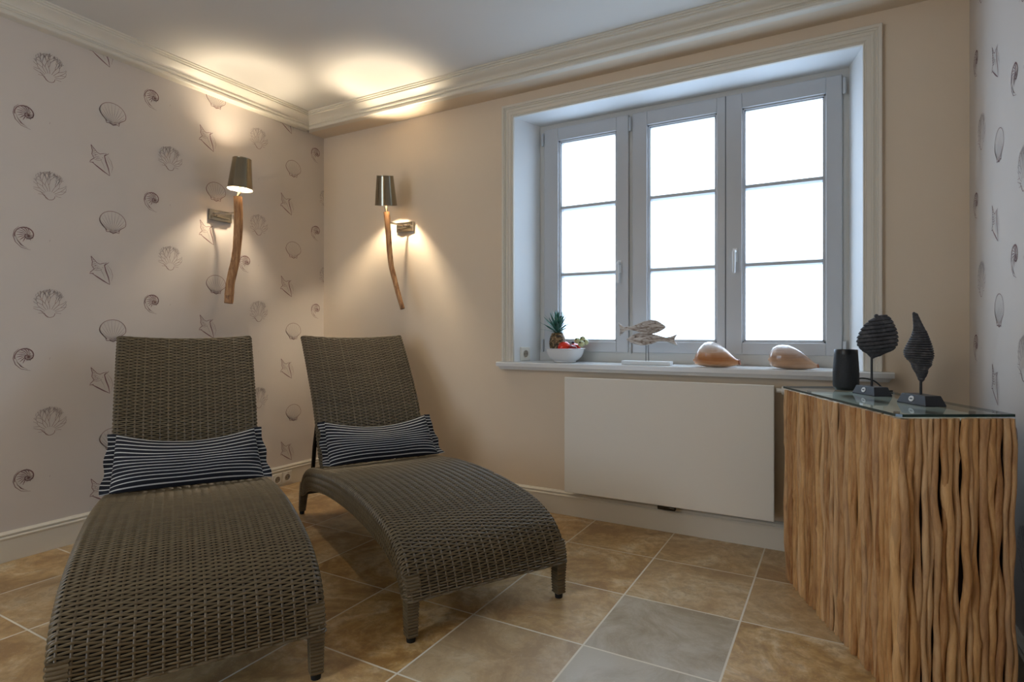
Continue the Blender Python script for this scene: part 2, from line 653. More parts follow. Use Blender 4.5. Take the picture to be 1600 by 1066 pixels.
# crown moulding: section points (offset, z)
def crown(off0, extra):
    e = extra
    s = [(0, ZL), (off0 + 0.006, ZL), (off0 + 0.012, ZL + 0.004), (off0 + 0.012, ZL + 0.016), (off0 + 0.006, ZL + 0.021),
         (off0 + 0.010, ZL + 0.026), (off0 + 0.016, ZL + 0.028), (off0 + 0.017, ZL + 0.036), (off0 + 0.013, ZL + 0.040)]
    for i in range(7):
        t = i / 6
        s.append((off0 + 0.015 + (e - 0.034) * t ** 1.6, ZL + 0.042 + 0.030 * t))
    s += [(off0 + e - 0.016, ZL + 0.072), (off0 + e - 0.016, ZL + 0.080), (off0 + e - 0.008, ZL + 0.081), (off0 + e - 0.008, ZL + 0.089),
          (off0 + e, ZL + 0.090), (off0 + e, ZC + 0.001), (0, ZC + 0.001)]
    return s


L_OFF, W_OFF, EXT = 0.040, 0.166, 0.072
# mitre: both runs meet on the line from their lips' corner
cl = MB()
pl_ = crown(L_OFF, EXT)
pw_ = crown(W_OFF, EXT)
r0 = [Vector((o, -W_OFF - (o - L_OFF) if o > 0 else -W_OFF + 0.0, z)) for o, z in pl_]
r1 = [Vector((o, YB, z)) for o, z in pl_]
cl.rings([r0, r1])
struct(cl.build('trim_1', M_white))
cw = MB()
r0 = [Vector((L_OFF + (o - W_OFF) if o > 0 else 0.0, -max(o, 0.134), z)) for o, z in pw_]
r1 = [Vector((XR - L_OFF - (o - W_OFF) if o > 0 else XR, -max(o, 0.134), z)) for o, z in pw_]
cw.rings([r0, r1])
struct(cw.build('trim_2', M_white))
cr = MB()
r0 = [Vector((XR - o, -W_OFF - (o - L_OFF) if o > 0 else -W_OFF, z)) for o, z in pl_]
r1 = [Vector((XR - o, YB, z)) for o, z in pl_]
cr.rings([r0, r1])
struct(cr.build('trim_3', M_white))

BB = [(0, 0.0005), (0.019, 0.0005), (0.019, 0.098), (0.023, 0.100), (0.024, 0.106), (0.020, 0.110), (0.016, 0.111), (0.016, 0.115), (0.020, 0.117), (0.020, 0.122), (0.013, 0.127), (0.010, 0.130), (0, 0.130)]
run_profile('baseboard_left', BB, (0, YB, 0), (0, 0, 0), (1, 0, 0), M_white, 0, 1)
run_profile('baseboard_back', BB, (0, 0, 0), (XR, 0, 0), (0, -1, 0), M_white, 1, 1)
run_profile('baseboard_right', BB, (XR, 0, 0), (XR, YB, 0), (-1, 0, 0), M_white, 1, 0)

# window casing: stepped architrave on three sides
cs = MB()
CW = 0.071
sec = [(0.0, 0.0), (0.0, 0.014), (0.004, 0.017), (0.007, 0.014), (0.011, 0.014), (0.014, 0.018), (0.030, 0.018), (0.033, 0.021), (0.040, 0.021), (0.042, 0.018), (0.047, 0.018), (0.049, 0.023), (0.055, 0.023), (0.057, 0.028), (CW - 0.003, 0.030), (CW, 0.026), (CW, 0.0)]
path = [(RX0, SZ + 0.001, -1, 0), (RX0, RZ1, -1, 1), (RX1, RZ1, 1, 1), (RX1, SZ + 0.001, 1, 0)]
rings = []
for x, z, sx, sz in path:
    rings.append([(x + sx * o, -h, z + sz * o) for o, h in sec])
cs.rings(rings)
struct(cs.build('trim_4', M_white))

# ------------------------------------------------------------------ window
win = thing('window_1', 'white three-sash window', 'window', (0, 0, 0))
del win['label'], win['category']
struct(win)
sl = MB()
sl.add([(1.46, -0.062, SZ - 0.024), (3.392, -0.062, SZ - 0.024), (3.392, -0.062, SZ - 0.004), (3.392, -0.058, SZ), (1.46, -0.058, SZ), (1.46, -0.062, SZ - 0.004),
        (1.46, 0.0, SZ - 0.024), (3.392, 0.0, SZ - 0.024), (3.392, 0.0, SZ), (1.46, 0.0, SZ)],
       [(0, 1, 2, 5), (5, 2, 3, 4), (4, 3, 8, 9), (1, 7, 8, 3, 2), (6, 0, 5, 4, 9), (0, 6, 7, 1)])
sl.add([(1.480, -0.045, SZ - 0.042), (3.372, -0.045, SZ - 0.042), (3.384, -0.054, SZ - 0.024), (1.468, -0.054, SZ - 0.024),
        (1.480, 0, SZ - 0.042), (3.372, 0, SZ - 0.042), (3.384, 0, SZ - 0.024), (1.468, 0, SZ - 0.024)],
       [(0, 1, 2, 3), (1, 5, 6, 2), (4, 0, 3, 7), (4, 5, 1, 0)])
sl.add([(RX0 + .001, 0, SZ), (RX1 - .001, 0, SZ), (FX1 - .001, YF, SZ), (FX0 + .001, YF, SZ), (RX0 + .001, 0, SZ - .024), (RX1 - .001, 0, SZ - .024), (FX1 - .001, YF, SZ - .024), (FX0 + .001, YF, SZ - .024)],
       [(0, 1, 2, 3), (7, 6, 5, 4)])
sl.build('window_sill', M_sill, win)

fr = MB()
y0, y1 = YF, YF + 0.07
fr.box((FX0, y0 + .012, SZ), (FX0 + 0.045, y1, FZ1))
fr.box((FX1 - 0.045, y0 + .012, SZ), (FX1, y1, FZ1))
fr.box((FX0 + 0.045, y0 + .0122, FZ1 - 0.045), (FX1 - 0.045, y1 - .001, FZ1))
fr.box((FX0, y0 + .006, SZ - .02), (FX1, y1 - .002, SZ + 0.060))
fr.box((2.160, y0 + .0115, SZ + 0.05), (2.192, y1 - .0015, FZ1 - .001))
fr.build('window_frame', plaster('window_frame_cream', srgb(200, 199, 194), 0.02, 0.02), win)


def sash(x0, x1, gx0, gx1, handle=None, hinge=()):
    z0, z1, gz0, gz1 = 0.892, 2.224, 0.962, 2.138
    s = MB()
    ya, yb = YF - 0.006, YF + 0.06

    def rail(a, b, z_a, z_b):
        s.box((a, ya, z_a), (b, yb, z_b))
    rail(x0, gx0 - 0.010, z0, z1)
    rail(gx1 + 0.010, x1, z0, z1)
    rail(gx0 - 0.010, gx1 + 0.010, z0, gz0 - 0.010)
    rail(gx0 - 0.010, gx1 + 0.010, gz1 + 0.010, z1)
    so = s.build('sash', M_frame, win, bevel=0.003)
    b = MB()
    # stepped glazing bead and two glazing bars
    yc = YF + 0.012
    for k, (e, y) in enumerate(((0.010, YF + 0.006), (0.004, YF + 0.016))):
        X0, X1, Z0, Z1 = gx0 - e, gx1 + e, gz0 - e, gz1 + e
        t = 0.008
        b.box((X0, y, Z0), (X0 + t, y + 0.03, Z1))
        b.box((X1 - t, y, Z0), (X1, y + 0.03, Z1))
        b.box((X0, y, Z0), (X1, y + 0.03, Z0 + t))
        b.box((X0, y, Z1 - t), (X1, y + 0.03, Z1))
    b.build('glazing_bead', M_frame, so)
    for zb in (1.748, 1.349):
        g = MB()
        g.add([(gx0, YF + 0.014, zb - 0.008), (gx1, YF + 0.014, zb - 0.008), (gx1, YF + 0.014, zb + 0.008), (gx0, YF + 0.014, zb + 0.008),
               (gx0, YF + 0.034, zb - 0.015), (gx1, YF + 0.034, zb - 0.015), (gx1, YF + 0.034, zb + 0.015), (gx0, YF + 0.034, zb + 0.015),
               (gx0, YF + 0.05, zb - 0.015), (gx1, YF + 0.05, zb - 0.015), (gx1, YF + 0.05, zb + 0.015), (gx0, YF + 0.05, zb + 0.015)],
              [(0, 1, 2, 3), (0, 4, 5, 1), (2, 6, 7, 3), (4, 8, 9, 5), (6, 10, 11, 7), (8, 11, 10, 9)])
        g.build('glazing_bar', M_frame, so)
    for za, zb in ((gz0, 1.334), (1.364, 1.733), (1.763, gz1)):
        p = MB()
        p.box((gx0, YF + 0.036, za), (gx1, YF + 0.042, zb))
        p.build('pane', M_pane, so)
    if handle:
        hx, hz = handle
        h = MB()
        h.box((hx - 0.011, ya - 0.006, hz - 0.035), (hx + 0.011, ya, hz + 0.035))
        h.tube([(hx, ya, hz + 0.018), (hx, ya - 0.034, hz + 0.018), (hx, ya - 0.042, hz + 0.008), (hx, ya - 0.042, hz - 0.035), (hx, ya - 0.042, hz - 0.085), (hx, ya - 0.036, hz - 0.092)], [0.008, 0.008, 0.0085, 0.0085, 0.0075, 0.006], 10)
        h.build('handle', M_reveal, so, smooth=True, angle=40)
    for hx in hinge:
        for zz in (2.165, 0.925):
            h = MB()
            h.tube([(hx, ya - 0.006, zz - 0.038), (hx, ya - 0.006, zz + 0.038)], 0.0075, 10)
            h.build('hinge', M_frame, so, smooth=True, angle=40)
    return so


sash(1.641, 2.164, 1.742, 2.084, (2.114, 1.375), (1.632,))
sash(2.187, 2.679, 2.279, 2.627, None, (2.176,))
sash(2.682, 3.204, 2.770, 3.126, (2.727, 1.40), (3.213,))
gk = MB()
gk.box((2.6788, YF - 0.003, 0.892), (2.6822, YF + 0.02, 2.224))
gk.build('seal', M_gasket, win)

# ------------------------------------------------------------------ power sockets


def socket_face(mb, f, cx, cz, r=0.021):
    """f(a,b,h) -> world; plate, ring, recessed well, two holes"""
    def ring(rr, h, n=24):
        return [f(cx + rr * math.cos(2 * math.pi * k / n), cz + rr * math.sin(2 * math.pi * k / n), h) for k in range(n)]
    n = 24
    mb.rings([ring(r + 0.004, 0.0062), ring(r + 0.003, 0.0105), ring(r + 0.001, 0.0105), ring(r - 0.0005, 0.0074)], True, False, 0)
    o = mb.add(ring(r - 0.0005, 0.0074), [tuple(range(n))], 1)
    for s in (-1, 1):
        rr = [f(cx + s * 0.0095 + 0.0028 * math.cos(2 * math.pi * k / 10), cz + 0.0028 * math.sin(2 * math.pi * k / 10), 0.0078) for k in range(10)]
        mb.add(rr, [tuple(range(10))], 2)


def socket_plate(name, f, centers, half, label, hole=None):
    mb = MB()
    for cx, cz in centers:
        a, b = cx - half, cx + half
        c_, d = cz - half, cz + half
        lo = [f(a, c_, 0), f(b, c_, 0), f(b, d, 0), f(a, d, 0)]
        md = [f(a, c_, 0.004), f(b, c_, 0.004), f(b, d, 0.004), f(a, d, 0.004)]
        e = 0.003
        hi = [f(a + e, c_ + e, 0.007), f(b - e, c_ + e, 0.007), f(b - e, d - e, 0.007), f(a + e, d - e, 0.007)]
        mb.rings([lo, md, hi], True, True, 0)
        socket_face(mb, f, cx, cz)
    if hole:
        mb.add([f(hole[0] + 0.003 * math.cos(k), hole[1] + 0.003 * math.sin(k), 0.0074) for k in [i * math.pi / 5 for i in range(10)]], [tuple(range(10))], 2)
    o = mb.build(name, [M_plastic, M_socket, M_hole])
    return tag(o, label, 'socket')


socket_plate('power_socket', lambda a, b, h: (0.0195 + h, a, b), [(-0.412, 0.052), (-0.335, 0.054)], 0.0375,
             'double beige power socket set in the baseboard between the two loungers', hole=(-0.330, 0.084))
jd = Vector((FX0 - RX0, YF, 0)).normalized()
jn = Vector((jd.y, -jd.x, 0))
socket_plate('power_socket', lambda a, b, h: tuple(Vector((RX0, 0, 0)) + jd * a + jn * (h + 0.0003) + Vector((0, 0, b))), [(0.088, 0.8785)], 0.040,
             'single white power socket low on the window reveal beside the fruit bowl')

# ------------------------------------------------------------------ radiator
rad = thing('radiator', 'flat white panel radiator mounted on the tan wall under the window', 'radiator', (2.43, -0.06, 0.153))


def loc(mb, o):
    mb.v = [(x - o[0], y - o[1], z - o[2]) for x, y, z in mb.v]
    return mb


ro = (2.43, -0.06, 0.153)
m = MB()
m.box((1.910, -0.104, 0.153), (2.937, -0.092, 0.766))
loc(m, ro).build('front_panel', M_rad, rad, bevel=0.004)
m = MB()
m.box((1.914, -0.0925, 0.165), (2.931, -0.030, 0.752))
for k in range(60):
    x = 1.93 + k * (2.915 - 1.93) / 59
    m.box((x, -0.088, 0.752), (x + 0.006, -0.034, 0.757))
loc(m, ro).build('convector_body', M_rad, rad)
for x in (2.10, 2.75):
    m = MB()
    m.box((x - 0.02, -0.031, 0.25), (x + 0.02, -0.0005, 0.70))
    loc(m, ro).build('wall_bracket', M_rad, rad)
m = MB()
rm = Matrix.Rotation(math.radians(90), 4, 'Y')
m.lathe([(0.010, -0.022), (0.010, 0.0), (0.018, 0.002), (0.021, 0.010), (0.021, 0.018), (0.018, 0.030), (0.012, 0.036), (0.0001, 0.037)], (2.964, -0.072, 0.742), 22, M=rm)
loc(m, ro).build('thermostat_valve', M_plastic, rad, smooth=True, angle=35)
m = MB()
m.box((2.405, -0.080, 0.128), (2.462, -0.050, 0.146))
m.tube([(2.410, -0.066, 0.165), (2.410, -0.066, 0.132), (2.410, -0.045, 0.126), (2.410, -0.024, 0.126)], 0.009, 10)
m.tube([(2.456, -0.066, 0.165), (2.456, -0.066, 0.132), (2.456, -0.045, 0.126), (2.456, -0.024, 0.126)], 0.009, 10)
m.lathe([(0.012, -0.012), (0.012, 0.014), (0.007, 0.018)], (2.474, -0.068, 0.137), 12, M=rm)
loc(m, ro).build('pipe_valve', Mat('dark_brass_fitting', srgb(58, 48, 34), 0.35, 0.8), rad, smooth=True, angle=35)

# ------------------------------------------------------------------ wall lamps
M_shade_out = Mat('nickel_lamp_shade', srgb(152, 142, 122), 0.16, 1.0)
M_shade_in = Mat('white_shade_lining', srgb(240, 226, 200), 0.6)
M_wood = Mat('driftwood', srgb(150, 110, 70), 0.65)
v_ = M_wood.coord('Object', (1, 1, 0.12))
n_ = M_wood.noise(60, 6, 0.7, v_, 0.6)
n2_ = M_wood.noise(14, 4, 0.6)
cc = M_wood.ramp(n_, [(0.3, srgb(112, 72, 40)), (0.5, srgb(164, 118, 76)), (0.7, srgb(196, 156, 110))])
cc = M_wood.mix(M_wood.ramp(n2_, [(0.60, (0, 0, 0, 1)), (0.70, (1, 1, 1, 1))]), cc, srgb(92, 56, 32))
M_wood.color(cc)
M_wood.bump(n_, 0.5, 0.002)
M_bulb = Mat('glowing_bulb')
M_bulb.b.inputs['Emission Color'].default_value = (1.0, 0.84, 0.62, 1)
M_bulb.b.inputs['Emission Strength'].default_value = BULB_STRENGTH

M_bulb_dim = Mat('glowing_candle_bulb')
M_bulb_dim.b.inputs['Emission Color'].default_value = (1.0, 0.84, 0.62, 1)
M_bulb_dim.b.inputs['Emission Strength'].default_value = BULB_STRENGTH * 0.48


def wall_lamp(label, origin, axis, stem, plate, arm, bulb_up, bulb_len, bulb_mat):
    """origin: bottom centre of shade (world); axis: shade direction; stem: list of (point, radius); plate: box; arm: polylines"""
    base = Vector(plate[2])
    t = thing('wall_lamp', label, 'wall lamp', base, 0, 'driftwood wall lamps with nickel shades')
    axis = Vector(axis).normalized()
    org = Vector(origin)
    q = Vector((0, 0, 1)).rotation_difference(axis).to_matrix().to_4x4()

    def put(mb, name, mat, **kw):
        return loc(mb, base).build(name, mat, t, **kw)
    rb, rt, h = 0.068, 0.050, 0.178
    s = MB()
    n = 48

    def ring(r, z):
        return [org + q @ Vector((r * math.cos(2 * math.pi * k / n), r * math.sin(2 * math.pi * k / n), z)) for k in range(n)]
    s.rings([ring(rb - 0.0015, 0.001), ring(rb + 0.0005, 0), ring(rb + 0.0005, 0.003), ring(rb - 0.0005, 0.004), ring(rt + 0.0005, h - 0.004), ring(rt + 0.001, h - 0.003), ring(rt + 0.001, h), ring(rt - 0.0015, h - 0.001)], True, False, 0)
    s.rings([ring(rb - 0.0015, 0.001), ring(rt - 0.0015, h - 0.001)], True, False, 1)
    put(s, 'lamp_shade', [M_shade_out, M_shade_in], smooth=True, angle=30)
    # holder: neck, socket and three shade spokes
    s = MB()
    top = Vector(stem[0][0])
    s.tube([top + Vector((0, 0, -0.004)), org - axis * 0.012, org + axis * 0.045], [0.009, 0.009, 0.009], 14)
    s.lathe([(0.013, 0.0), (0.013, 0.030)], org + axis * 0.02, 16, M=q)
    for k in range(3):
        a = math.radians(120 * k + 30)
        d = q @ Vector((math.cos(a), math.sin(a), 0))
        s.tube([org + axis * 0.03 + d * 0.012, org + axis * 0.03 + d * (rb - (rb - rt) * 0.03 / h - 0.001)], 0.0016, 6)
    put(s, 'lamp_holder', M_chrome, smooth=True, angle=40)
    s = MB()
    s.lathe([(a, b * bulb_len) for a, b in ((0.0001, -0.034), (0.008, -0.030), (0.0125, -0.018), (0.0130, 0.010), (0.009, 0.034), (0.004, 0.050), (0.0001, 0.054))], org + axis * bulb_up, 12, M=q)
    put(s, 'bulb', bulb_mat, smooth=True)
    # driftwood stem
    s = MB()
    pts = catmull([p for p, r in stem], 40)
    rr = [interp([(i / (len(stem) - 1), r) for i, (p, r) in enumerate(stem)], k / 39)[0] for k in range(40)]
    rings = []
    for k, p in enumerate(pts):
        tdir = (pts[min(39, k + 1)] - pts[max(0, k - 1)]).normalized()
        a1 = tdir.cross(Vector((0, 1, 0))).normalized()
        b1 = tdir.cross(a1)
        ring_ = []
        for j in range(18):
            an = 2 * math.pi * j / 18
            d = a1 * math.cos(an) + b1 * math.sin(an)
            nn = noise.noise(Vector((d.x * 1.2 + base.x * 9, d.y * 1.2, p.z * 14))) * 0.10 + noise.noise(Vector((d.x * 3, d.y * 3 + base.y * 7, p.z * 40))) * 0.05
            ring_.append(p + d * rr[k] * (1 + nn))
        rings.append(ring_)
    s.rings(rings)
    put(s, 'driftwood_stem', M_wood, smooth=True, angle=50)
    s = MB()
    s.box(plate[0], plate[1])
    put(s, 'wall_plate', M_chrome, bevel=0.002)
    s = MB()
    for pl in arm:
        s.tube(pl, 0.0055, 10)
    put(s, 'swing_arm', M_chrome, smooth=True, angle=40)
    return t


# lamp on the left wall: upright shade
wall_lamp('driftwood wall lamp on the shell wallpaper, shade upright with its glowing underside showing',
          (0.180, -0.793, 1.828), (0.035, 0.05, 1.0),
          [((0.180, -0.808, 1.785), 0.0225), ((0.180, -0.803, 1.70), 0.0235), ((0.180, -0.805, 1.60), 0.0235), ((0.180, -0.811, 1.50), 0.023), ((0.180, -0.827, 1.40), 0.023), ((0.180, -0.850, 1.30), 0.0235), ((0.180, -0.866, 1.17), 0.0235)],
          ((0.0005, -0.870, 1.660), (0.018, -0.730, 1.722), (0.0005, -0.80, 1.66)),
          [[(0.018, -0.845, 1.700), (0.034, -0.838, 1.700), (0.090, -0.80, 1.697), (0.162, -0.803, 1.695)], [(0.018, -0.75, 1.68), (0.032, -0.76, 1.68), (0.034, -0.84, 1.684)]],
          0.098, 0.85, M_bulb_dim)
# lamp on the window wall: shade tipped out of the wall
wall_lamp('driftwood wall lamp left of the window, shade tipped forward into the room',
          (0.738, -0.182, 1.795), (0.14, -0.21, 0.92),
          [((0.741, -0.180, 1.752), 0.0185), ((0.746, -0.180, 1.70), 0.0180), ((0.756, -0.180, 1.61), 0.0170), ((0.764, -0.180, 1.52), 0.0165), ((0.778, -0.180, 1.42), 0.0160), ((0.808, -0.180, 1.32), 0.0155), ((0.842, -0.180, 1.22), 0.0150), ((0.868, -0.180, 1.15), 0.0145)],
          ((0.680, -0.018, 1.655), (0.817, -0.0005, 1.717), (0.75, -0.0005, 1.655)),
          [[(0.790, -0.018, 1.690), (0.786, -0.036, 1.690), (0.760, -0.040, 1.690), (0.749, -0.10, 1.69), (0.748, -0.165, 1.692)], [(0.70, -0.018, 1.675), (0.71, -0.036, 1.678), (0.78, -0.036, 1.682)]],
          0.080, 0.70, M_bulb)

# ------------------------------------------------------------------ globe pendant added out of view to brighten the room
M_fill_globe = Mat('fill_light_globe')
M_fill_globe.b.inputs['Emission Color'].default_value = (1.0, 0.92, 0.80, 1)
M_fill_globe.b.inputs['Emission Strength'].default_value = FILL_STRENGTH
gp = (1.55, -3.85, 2.05)
fill_pendant = thing('added_fill_lamp', 'unseen globe lamp added behind the camera to brighten the room', 'fill light', gp)
m = MB()
m.lathe([(0.15 * math.sin(math.pi * (0.02 + 0.96 * i / 16)), -0.15 * math.cos(math.pi * (0.02 + 0.96 * i / 16))) for i in range(17)], seg=24)
m.build('globe', M_fill_globe, fill_pendant, smooth=True)
m = MB()
m.lathe([(0.035, 0.145), (0.035, 0.185), (0.006, 0.190), (0.004, 0.40), (0.05, 0.405), (0.05, 0.4295)], seg=20)
m.build('suspension', M_chrome, fill_pendant, smooth=True, angle=40)

# ------------------------------------------------------------------ loungers
M_wick = Mat('grey_brown_wicker', srgb(110, 100, 84), 0.38)
uvn = M_wick.node('ShaderNodeUVMap')
su = M_wick.node('ShaderNodeSeparateXYZ')
M_wick.l.new(uvn.outputs[0], su.inputs[0])
wc = M_wick.ramp(su.outputs[0], [(0.0, srgb(84, 70, 48)), (0.35, srgb(96, 82, 59)), (0.65, srgb(108, 94, 69)), (0.85, srgb(90, 78, 60)), (1.0, srgb(116, 102, 77))])
nv = M_wick.noise(30, 3)
wc = M_wick.mix(M_wick.math('MULTIPLY', nv, 0.35), wc, srgb(88, 78, 62))
M_wick.color(wc)
M_wickback = Mat('dark_gap_backing', srgb(18, 14, 10), 0.85)  # plain dark sheet under the strands, paints the shade in the gaps
M_metal_brown = Mat('dark_brown_metal', srgb(34, 28, 24), 0.45, 0.4)
M_rub = Mat('black_rubber', srgb(14, 14, 14), 0.7)

PITCH = 0.032
ROW = 0.0088
W0, W1 = -0.012, 0.632     # lateral extent of the seat

SEAT_T = [(-0.030, 0.140), (-0.014, 0.185), (0.012, 0.235), (0.055, 0.280), (0.12, 0.312), (0.20, 0.335), (0.36, 0.357), (0.56, 0.368), (0.76, 0.366), (0.95, 0.353), (1.14, 0.331), (1.30, 0.305), (1.39, 0.280), (1.45, 0.245), (1.49, 0.195), (1.515, 0.14)]
SEAT_B = [(0.020, 0.138), (0.028, 0.150), (0.050, 0.180), (0.090, 0.205), (0.15, 0.232), (0.22, 0.246), (0.37, 0.262), (0.56, 0.270), (0.75, 0.266), (0.93, 0.254), (1.10, 0.234), (1.24, 0.208), (1.32, 0.190), (1.375, 0.170), (1.42, 0.150), (1.475, 0.130)]


def cross_section(e_len, rad, lat0, lat1, n=240, bow=0.0, side0=True):
    """polyline across the panel: (lateral, e, nl, ne) where e runs from the top face towards the underside"""
    pts = []
    rr = min(rad, e_len * 0.9)
    seg = [((lat0, e_len), (lat0, rr))]
    path = [(lat0, e_len)]
    k = max(2, int(e_len / 0.004))
    for i in range(1, k + 1):
        path.append((lat0, e_len + (rr - e_len) * i / k))
    for i in range(1, 7):
        a = math.pi / 2 * i / 6
        path.append((lat0 + rr - rr * math.cos(a), rr - rr * math.sin(a)))
    mcount = 110
    for i in range(1, mcount + 1):
        t = i / mcount
        x = lat0 + rr + (lat1 - lat0 - 2 * rr) * t
        path.append((x, bow * (1 - (2 * t - 1) ** 2)))
    for i in range(1, 7):
        a = math.pi / 2 * i / 6
        path.append((lat1 - rr + rr * math.sin(a), rr - rr * math.cos(a)))
    for i in range(1, k + 1):
        path.append((lat1, rr + (e_len - rr) * i / k))
    # resample by arc length
    L = [0]
    for a, b in zip(path, path[1:]):
        L.append(L[-1] + math.hypot(b[0] - a[0], b[1] - a[1]))
    tot = L[-1]
    out = []
    j = 0
    nn = int(tot / (PITCH / 6)) + 1
    for i in range(nn + 1):
        s = tot * i / nn
        while j < len(path) - 2 and L[j + 1] < s:
            j += 1
        a, b = path[j], path[j + 1]
        f = (s - L[j]) / max(1e-9, L[j + 1] - L[j])
        p = (a[0] + (b[0] - a[0]) * f, a[1] + (b[1] - a[1]) * f)
        d = Vector((b[0] - a[0], b[1] - a[1])).normalized()
        out.append((p[0], p[1], d.y, -d.x, s - tot / 2))      # outward normal in (lateral, e)
    return out


def woven(Tc, Bc, lat0, lat1, rad, bow=0.0, taper=None, seed=1):
    """returns (strands mesh, backing mesh) in lounger space; x along length, y = -lateral"""
    rnd = random.Random(seed)
    T3 = [(a, 0, b) for a, b in Tc]
    B3 = [(a, 0, b) for a, b in Bc]
    n0 = 600
    tt = catmull(T3, n0)
    length = sum((tt[i + 1] - tt[i]).length for i in range(n0 - 1))
    nrow = int(length / ROW)
    # matching samples of top and bottom curve by control parameter
    def by_param(P, u):
        k = u * (len(P) - 1)
        i = min(int(k), len(P) - 2)
        f = k - i
        g = [Vector(P[max(0, min(len(P) - 1, i + o))]) for o in (-1, 0, 1, 2)]
        a, b, c_, d = g
        return 0.5 * ((2 * b) + (c_ - a) * f + (2 * a - 5 * b + 4 * c_ - d) * f * f + (3 * b - a - 3 * c_ + d) * f ** 3)
    us = []
    acc = [0.0]
    NS = 800
    prev = by_param(T3, 0)
    for i in range(1, NS + 1):
        p = by_param(T3, i / NS)
        acc.append(acc[-1] + (p - prev).length)
        prev = p
    j = 0
    for r in range(nrow + 1):
        s = acc[-1] * (r) / nrow
        while j < NS - 1 and acc[j + 1] < s:
            j += 1
        f = (s - acc[j]) / max(1e-9, acc[j + 1] - acc[j])
        us.append((j + min(1, f)) / NS)
    strands = MB()
    backing = MB()
    stake_pts = {}
    brings = []
    for r, u in enumerate(us):
        T = by_param(T3, u)
        Bq = by_param(B3, u)
        Tn = by_param(T3, min(1, u + 0.004)) - by_param(T3, max(0, u - 0.004))
        Tn.normalize()
        E = (Bq - T).length
        dn = (Bq - T) / E
        l0, l1 = (lat0, lat1) if not taper else (lat0 + taper(u), lat1 - taper(u))
        cs_ = cross_section(E, rad, l0, l1, bow=bow * min(1.0, 4 * u + 0.3) if bow else 0)
        w = ROW * 0.37
        A_ = 0.0026
        ring = []
        ringb = []
        rows = []
        for i, (la, e, nl, ne, s) in enumerate(cs_):
            h = A_ * math.sin(math.pi * s / PITCH + math.pi * r)
            nrm = Vector((0, -nl, 0)) + dn * ne
            base = T + dn * e
            base = Vector((base.x, -la, base.z))
            edge = abs(e - E) < 1e-5
            if edge:
                h = 0
            p = base + nrm * h
            tn = Tn
            rows.append([p - tn * w - nrm * 0.0006, p - tn * w * 0.5 + nrm * 0.0024, p + tn * w * 0.5 + nrm * 0.0024, p + tn * w - nrm * 0.0006])
            ringb.append(base - nrm * 0.0045)
        o = len(strands.v)
        n = 4
        fs = []
        for i in range(len(rows) - 1):
            for q in range(3):
                fs.append((i * n + q, i * n + q + 1, (i + 1) * n + q + 1, (i + 1) * n + q))
        strands.add([p for rw in rows for p in rw], fs, 0)
        tone = 0.3 + 0.4 * rnd.random()
        for i in range(len(rows)):
            for q in range(n):
                strands.uv[o + i * n + q] = (tone, i / len(rows))
        # resample backing to fixed count
        nb = 90
        br = []
        for k in range(nb):
            x = k / (nb - 1) * (len(ringb) - 1)
            i = min(int(x), len(ringb) - 2)
            br.append(ringb[i].lerp(ringb[i + 1], x - i))
        brings.append(br)
        # stakes: lengthwise canes at fixed lateral distance from the middle
        for i, (la, e, nl, ne, s) in enumerate(cs_):
            pass
        tot = cs_[-1][4]
        kmax = int(tot / PITCH)
        for k in range(-kmax - 1, kmax + 1):
            sk = (k + 0.5) * PITCH
            if abs(sk) > tot - 0.002:
                continue
            x = (sk + tot) / (2 * tot) * (len(cs_) - 1)
            i = min(int(x), len(cs_) - 2)
            f = x - i
            la = cs_[i][0] * (1 - f) + cs_[i + 1][0] * f
            e = cs_[i][1] * (1 - f) + cs_[i + 1][1] * f
            nl, ne = cs_[i][2], cs_[i][3]
            nrm = (Vector((0, -nl, 0)) + dn * ne)
            side = Tn.cross(nrm).normalized()
            base = T + dn * e
            base = Vector((base.x, -la, base.z)) + nrm * (0.0002 + 0.0012 * (-1) ** (r + k) * 0)
            stake_pts.setdefault(k, []).append((r, [base - side * 0.0036 - nrm * 0.001, base - side * 0.002 + nrm * 0.0012, base + side * 0.002 + nrm * 0.0012, base + side * 0.0036 - nrm * 0.001]))
    for k, lst in stake_pts.items():
        tone = rnd.random() * 0.6
        run = []
        last = None
        groups = []
        for r, q in lst:
            if last is not None and r != last + 1:
                groups.append(run)
                run = []
            run.append(q)
            last = r
        groups.append(run)
        for run in groups:
            if len(run) < 2:
                continue
            o = len(strands.v)
            fs = []
            for i in range(len(run) - 1):
                for q in range(3):
                    fs.append((i * 4 + q, i * 4 + q + 1, (i + 1) * 4 + q + 1, (i + 1) * 4 + q))
            strands.add([p for rw in run for p in rw], fs, 0)
            for i in range(len(run) * 4):
                strands.uv[o + i] = (tone, 0)
    nb = len(brings[0])
    fs = [(i * nb + j, i * nb + j + 1, (i + 1) * nb + j + 1, (i + 1) * nb + j) for i in range(len(brings) - 1) for j in range(nb - 1)]
    # close the underside between both lower edges
    fs += [((i + 1) * nb, (i + 1) * nb + nb - 1, i * nb + nb - 1, i * nb) for i in range(len(brings) - 1)]
    o = strands.add([p for b in brings for p in b], fs, 1)
    # rolled cane along the free edges
    for pts in ([b[0] for b in brings], [b[-1] for b in brings], brings[0], brings[-1]):
        o = len(strands.v)
        strands.tube(pts[::2] + [pts[-1]], 0.0055, 8, mi=0)
        for i in range(o, len(strands.v)):
            strands.uv[i] = (0.2, 0)
    return strands


BACK_T = [(1.150, 0.300), (1.196, 0.330 + .03), (1.232, 0.43), (1.262, 0.515), (1.305, 0.61), (1.36, 0.70), (1.425, 0.79), (1.49, 0.875), (1.555, 0.955), (1.582, 0.985)]
BACK_B = [(a + 0.026, b - 0.016) for a, b in BACK_T]


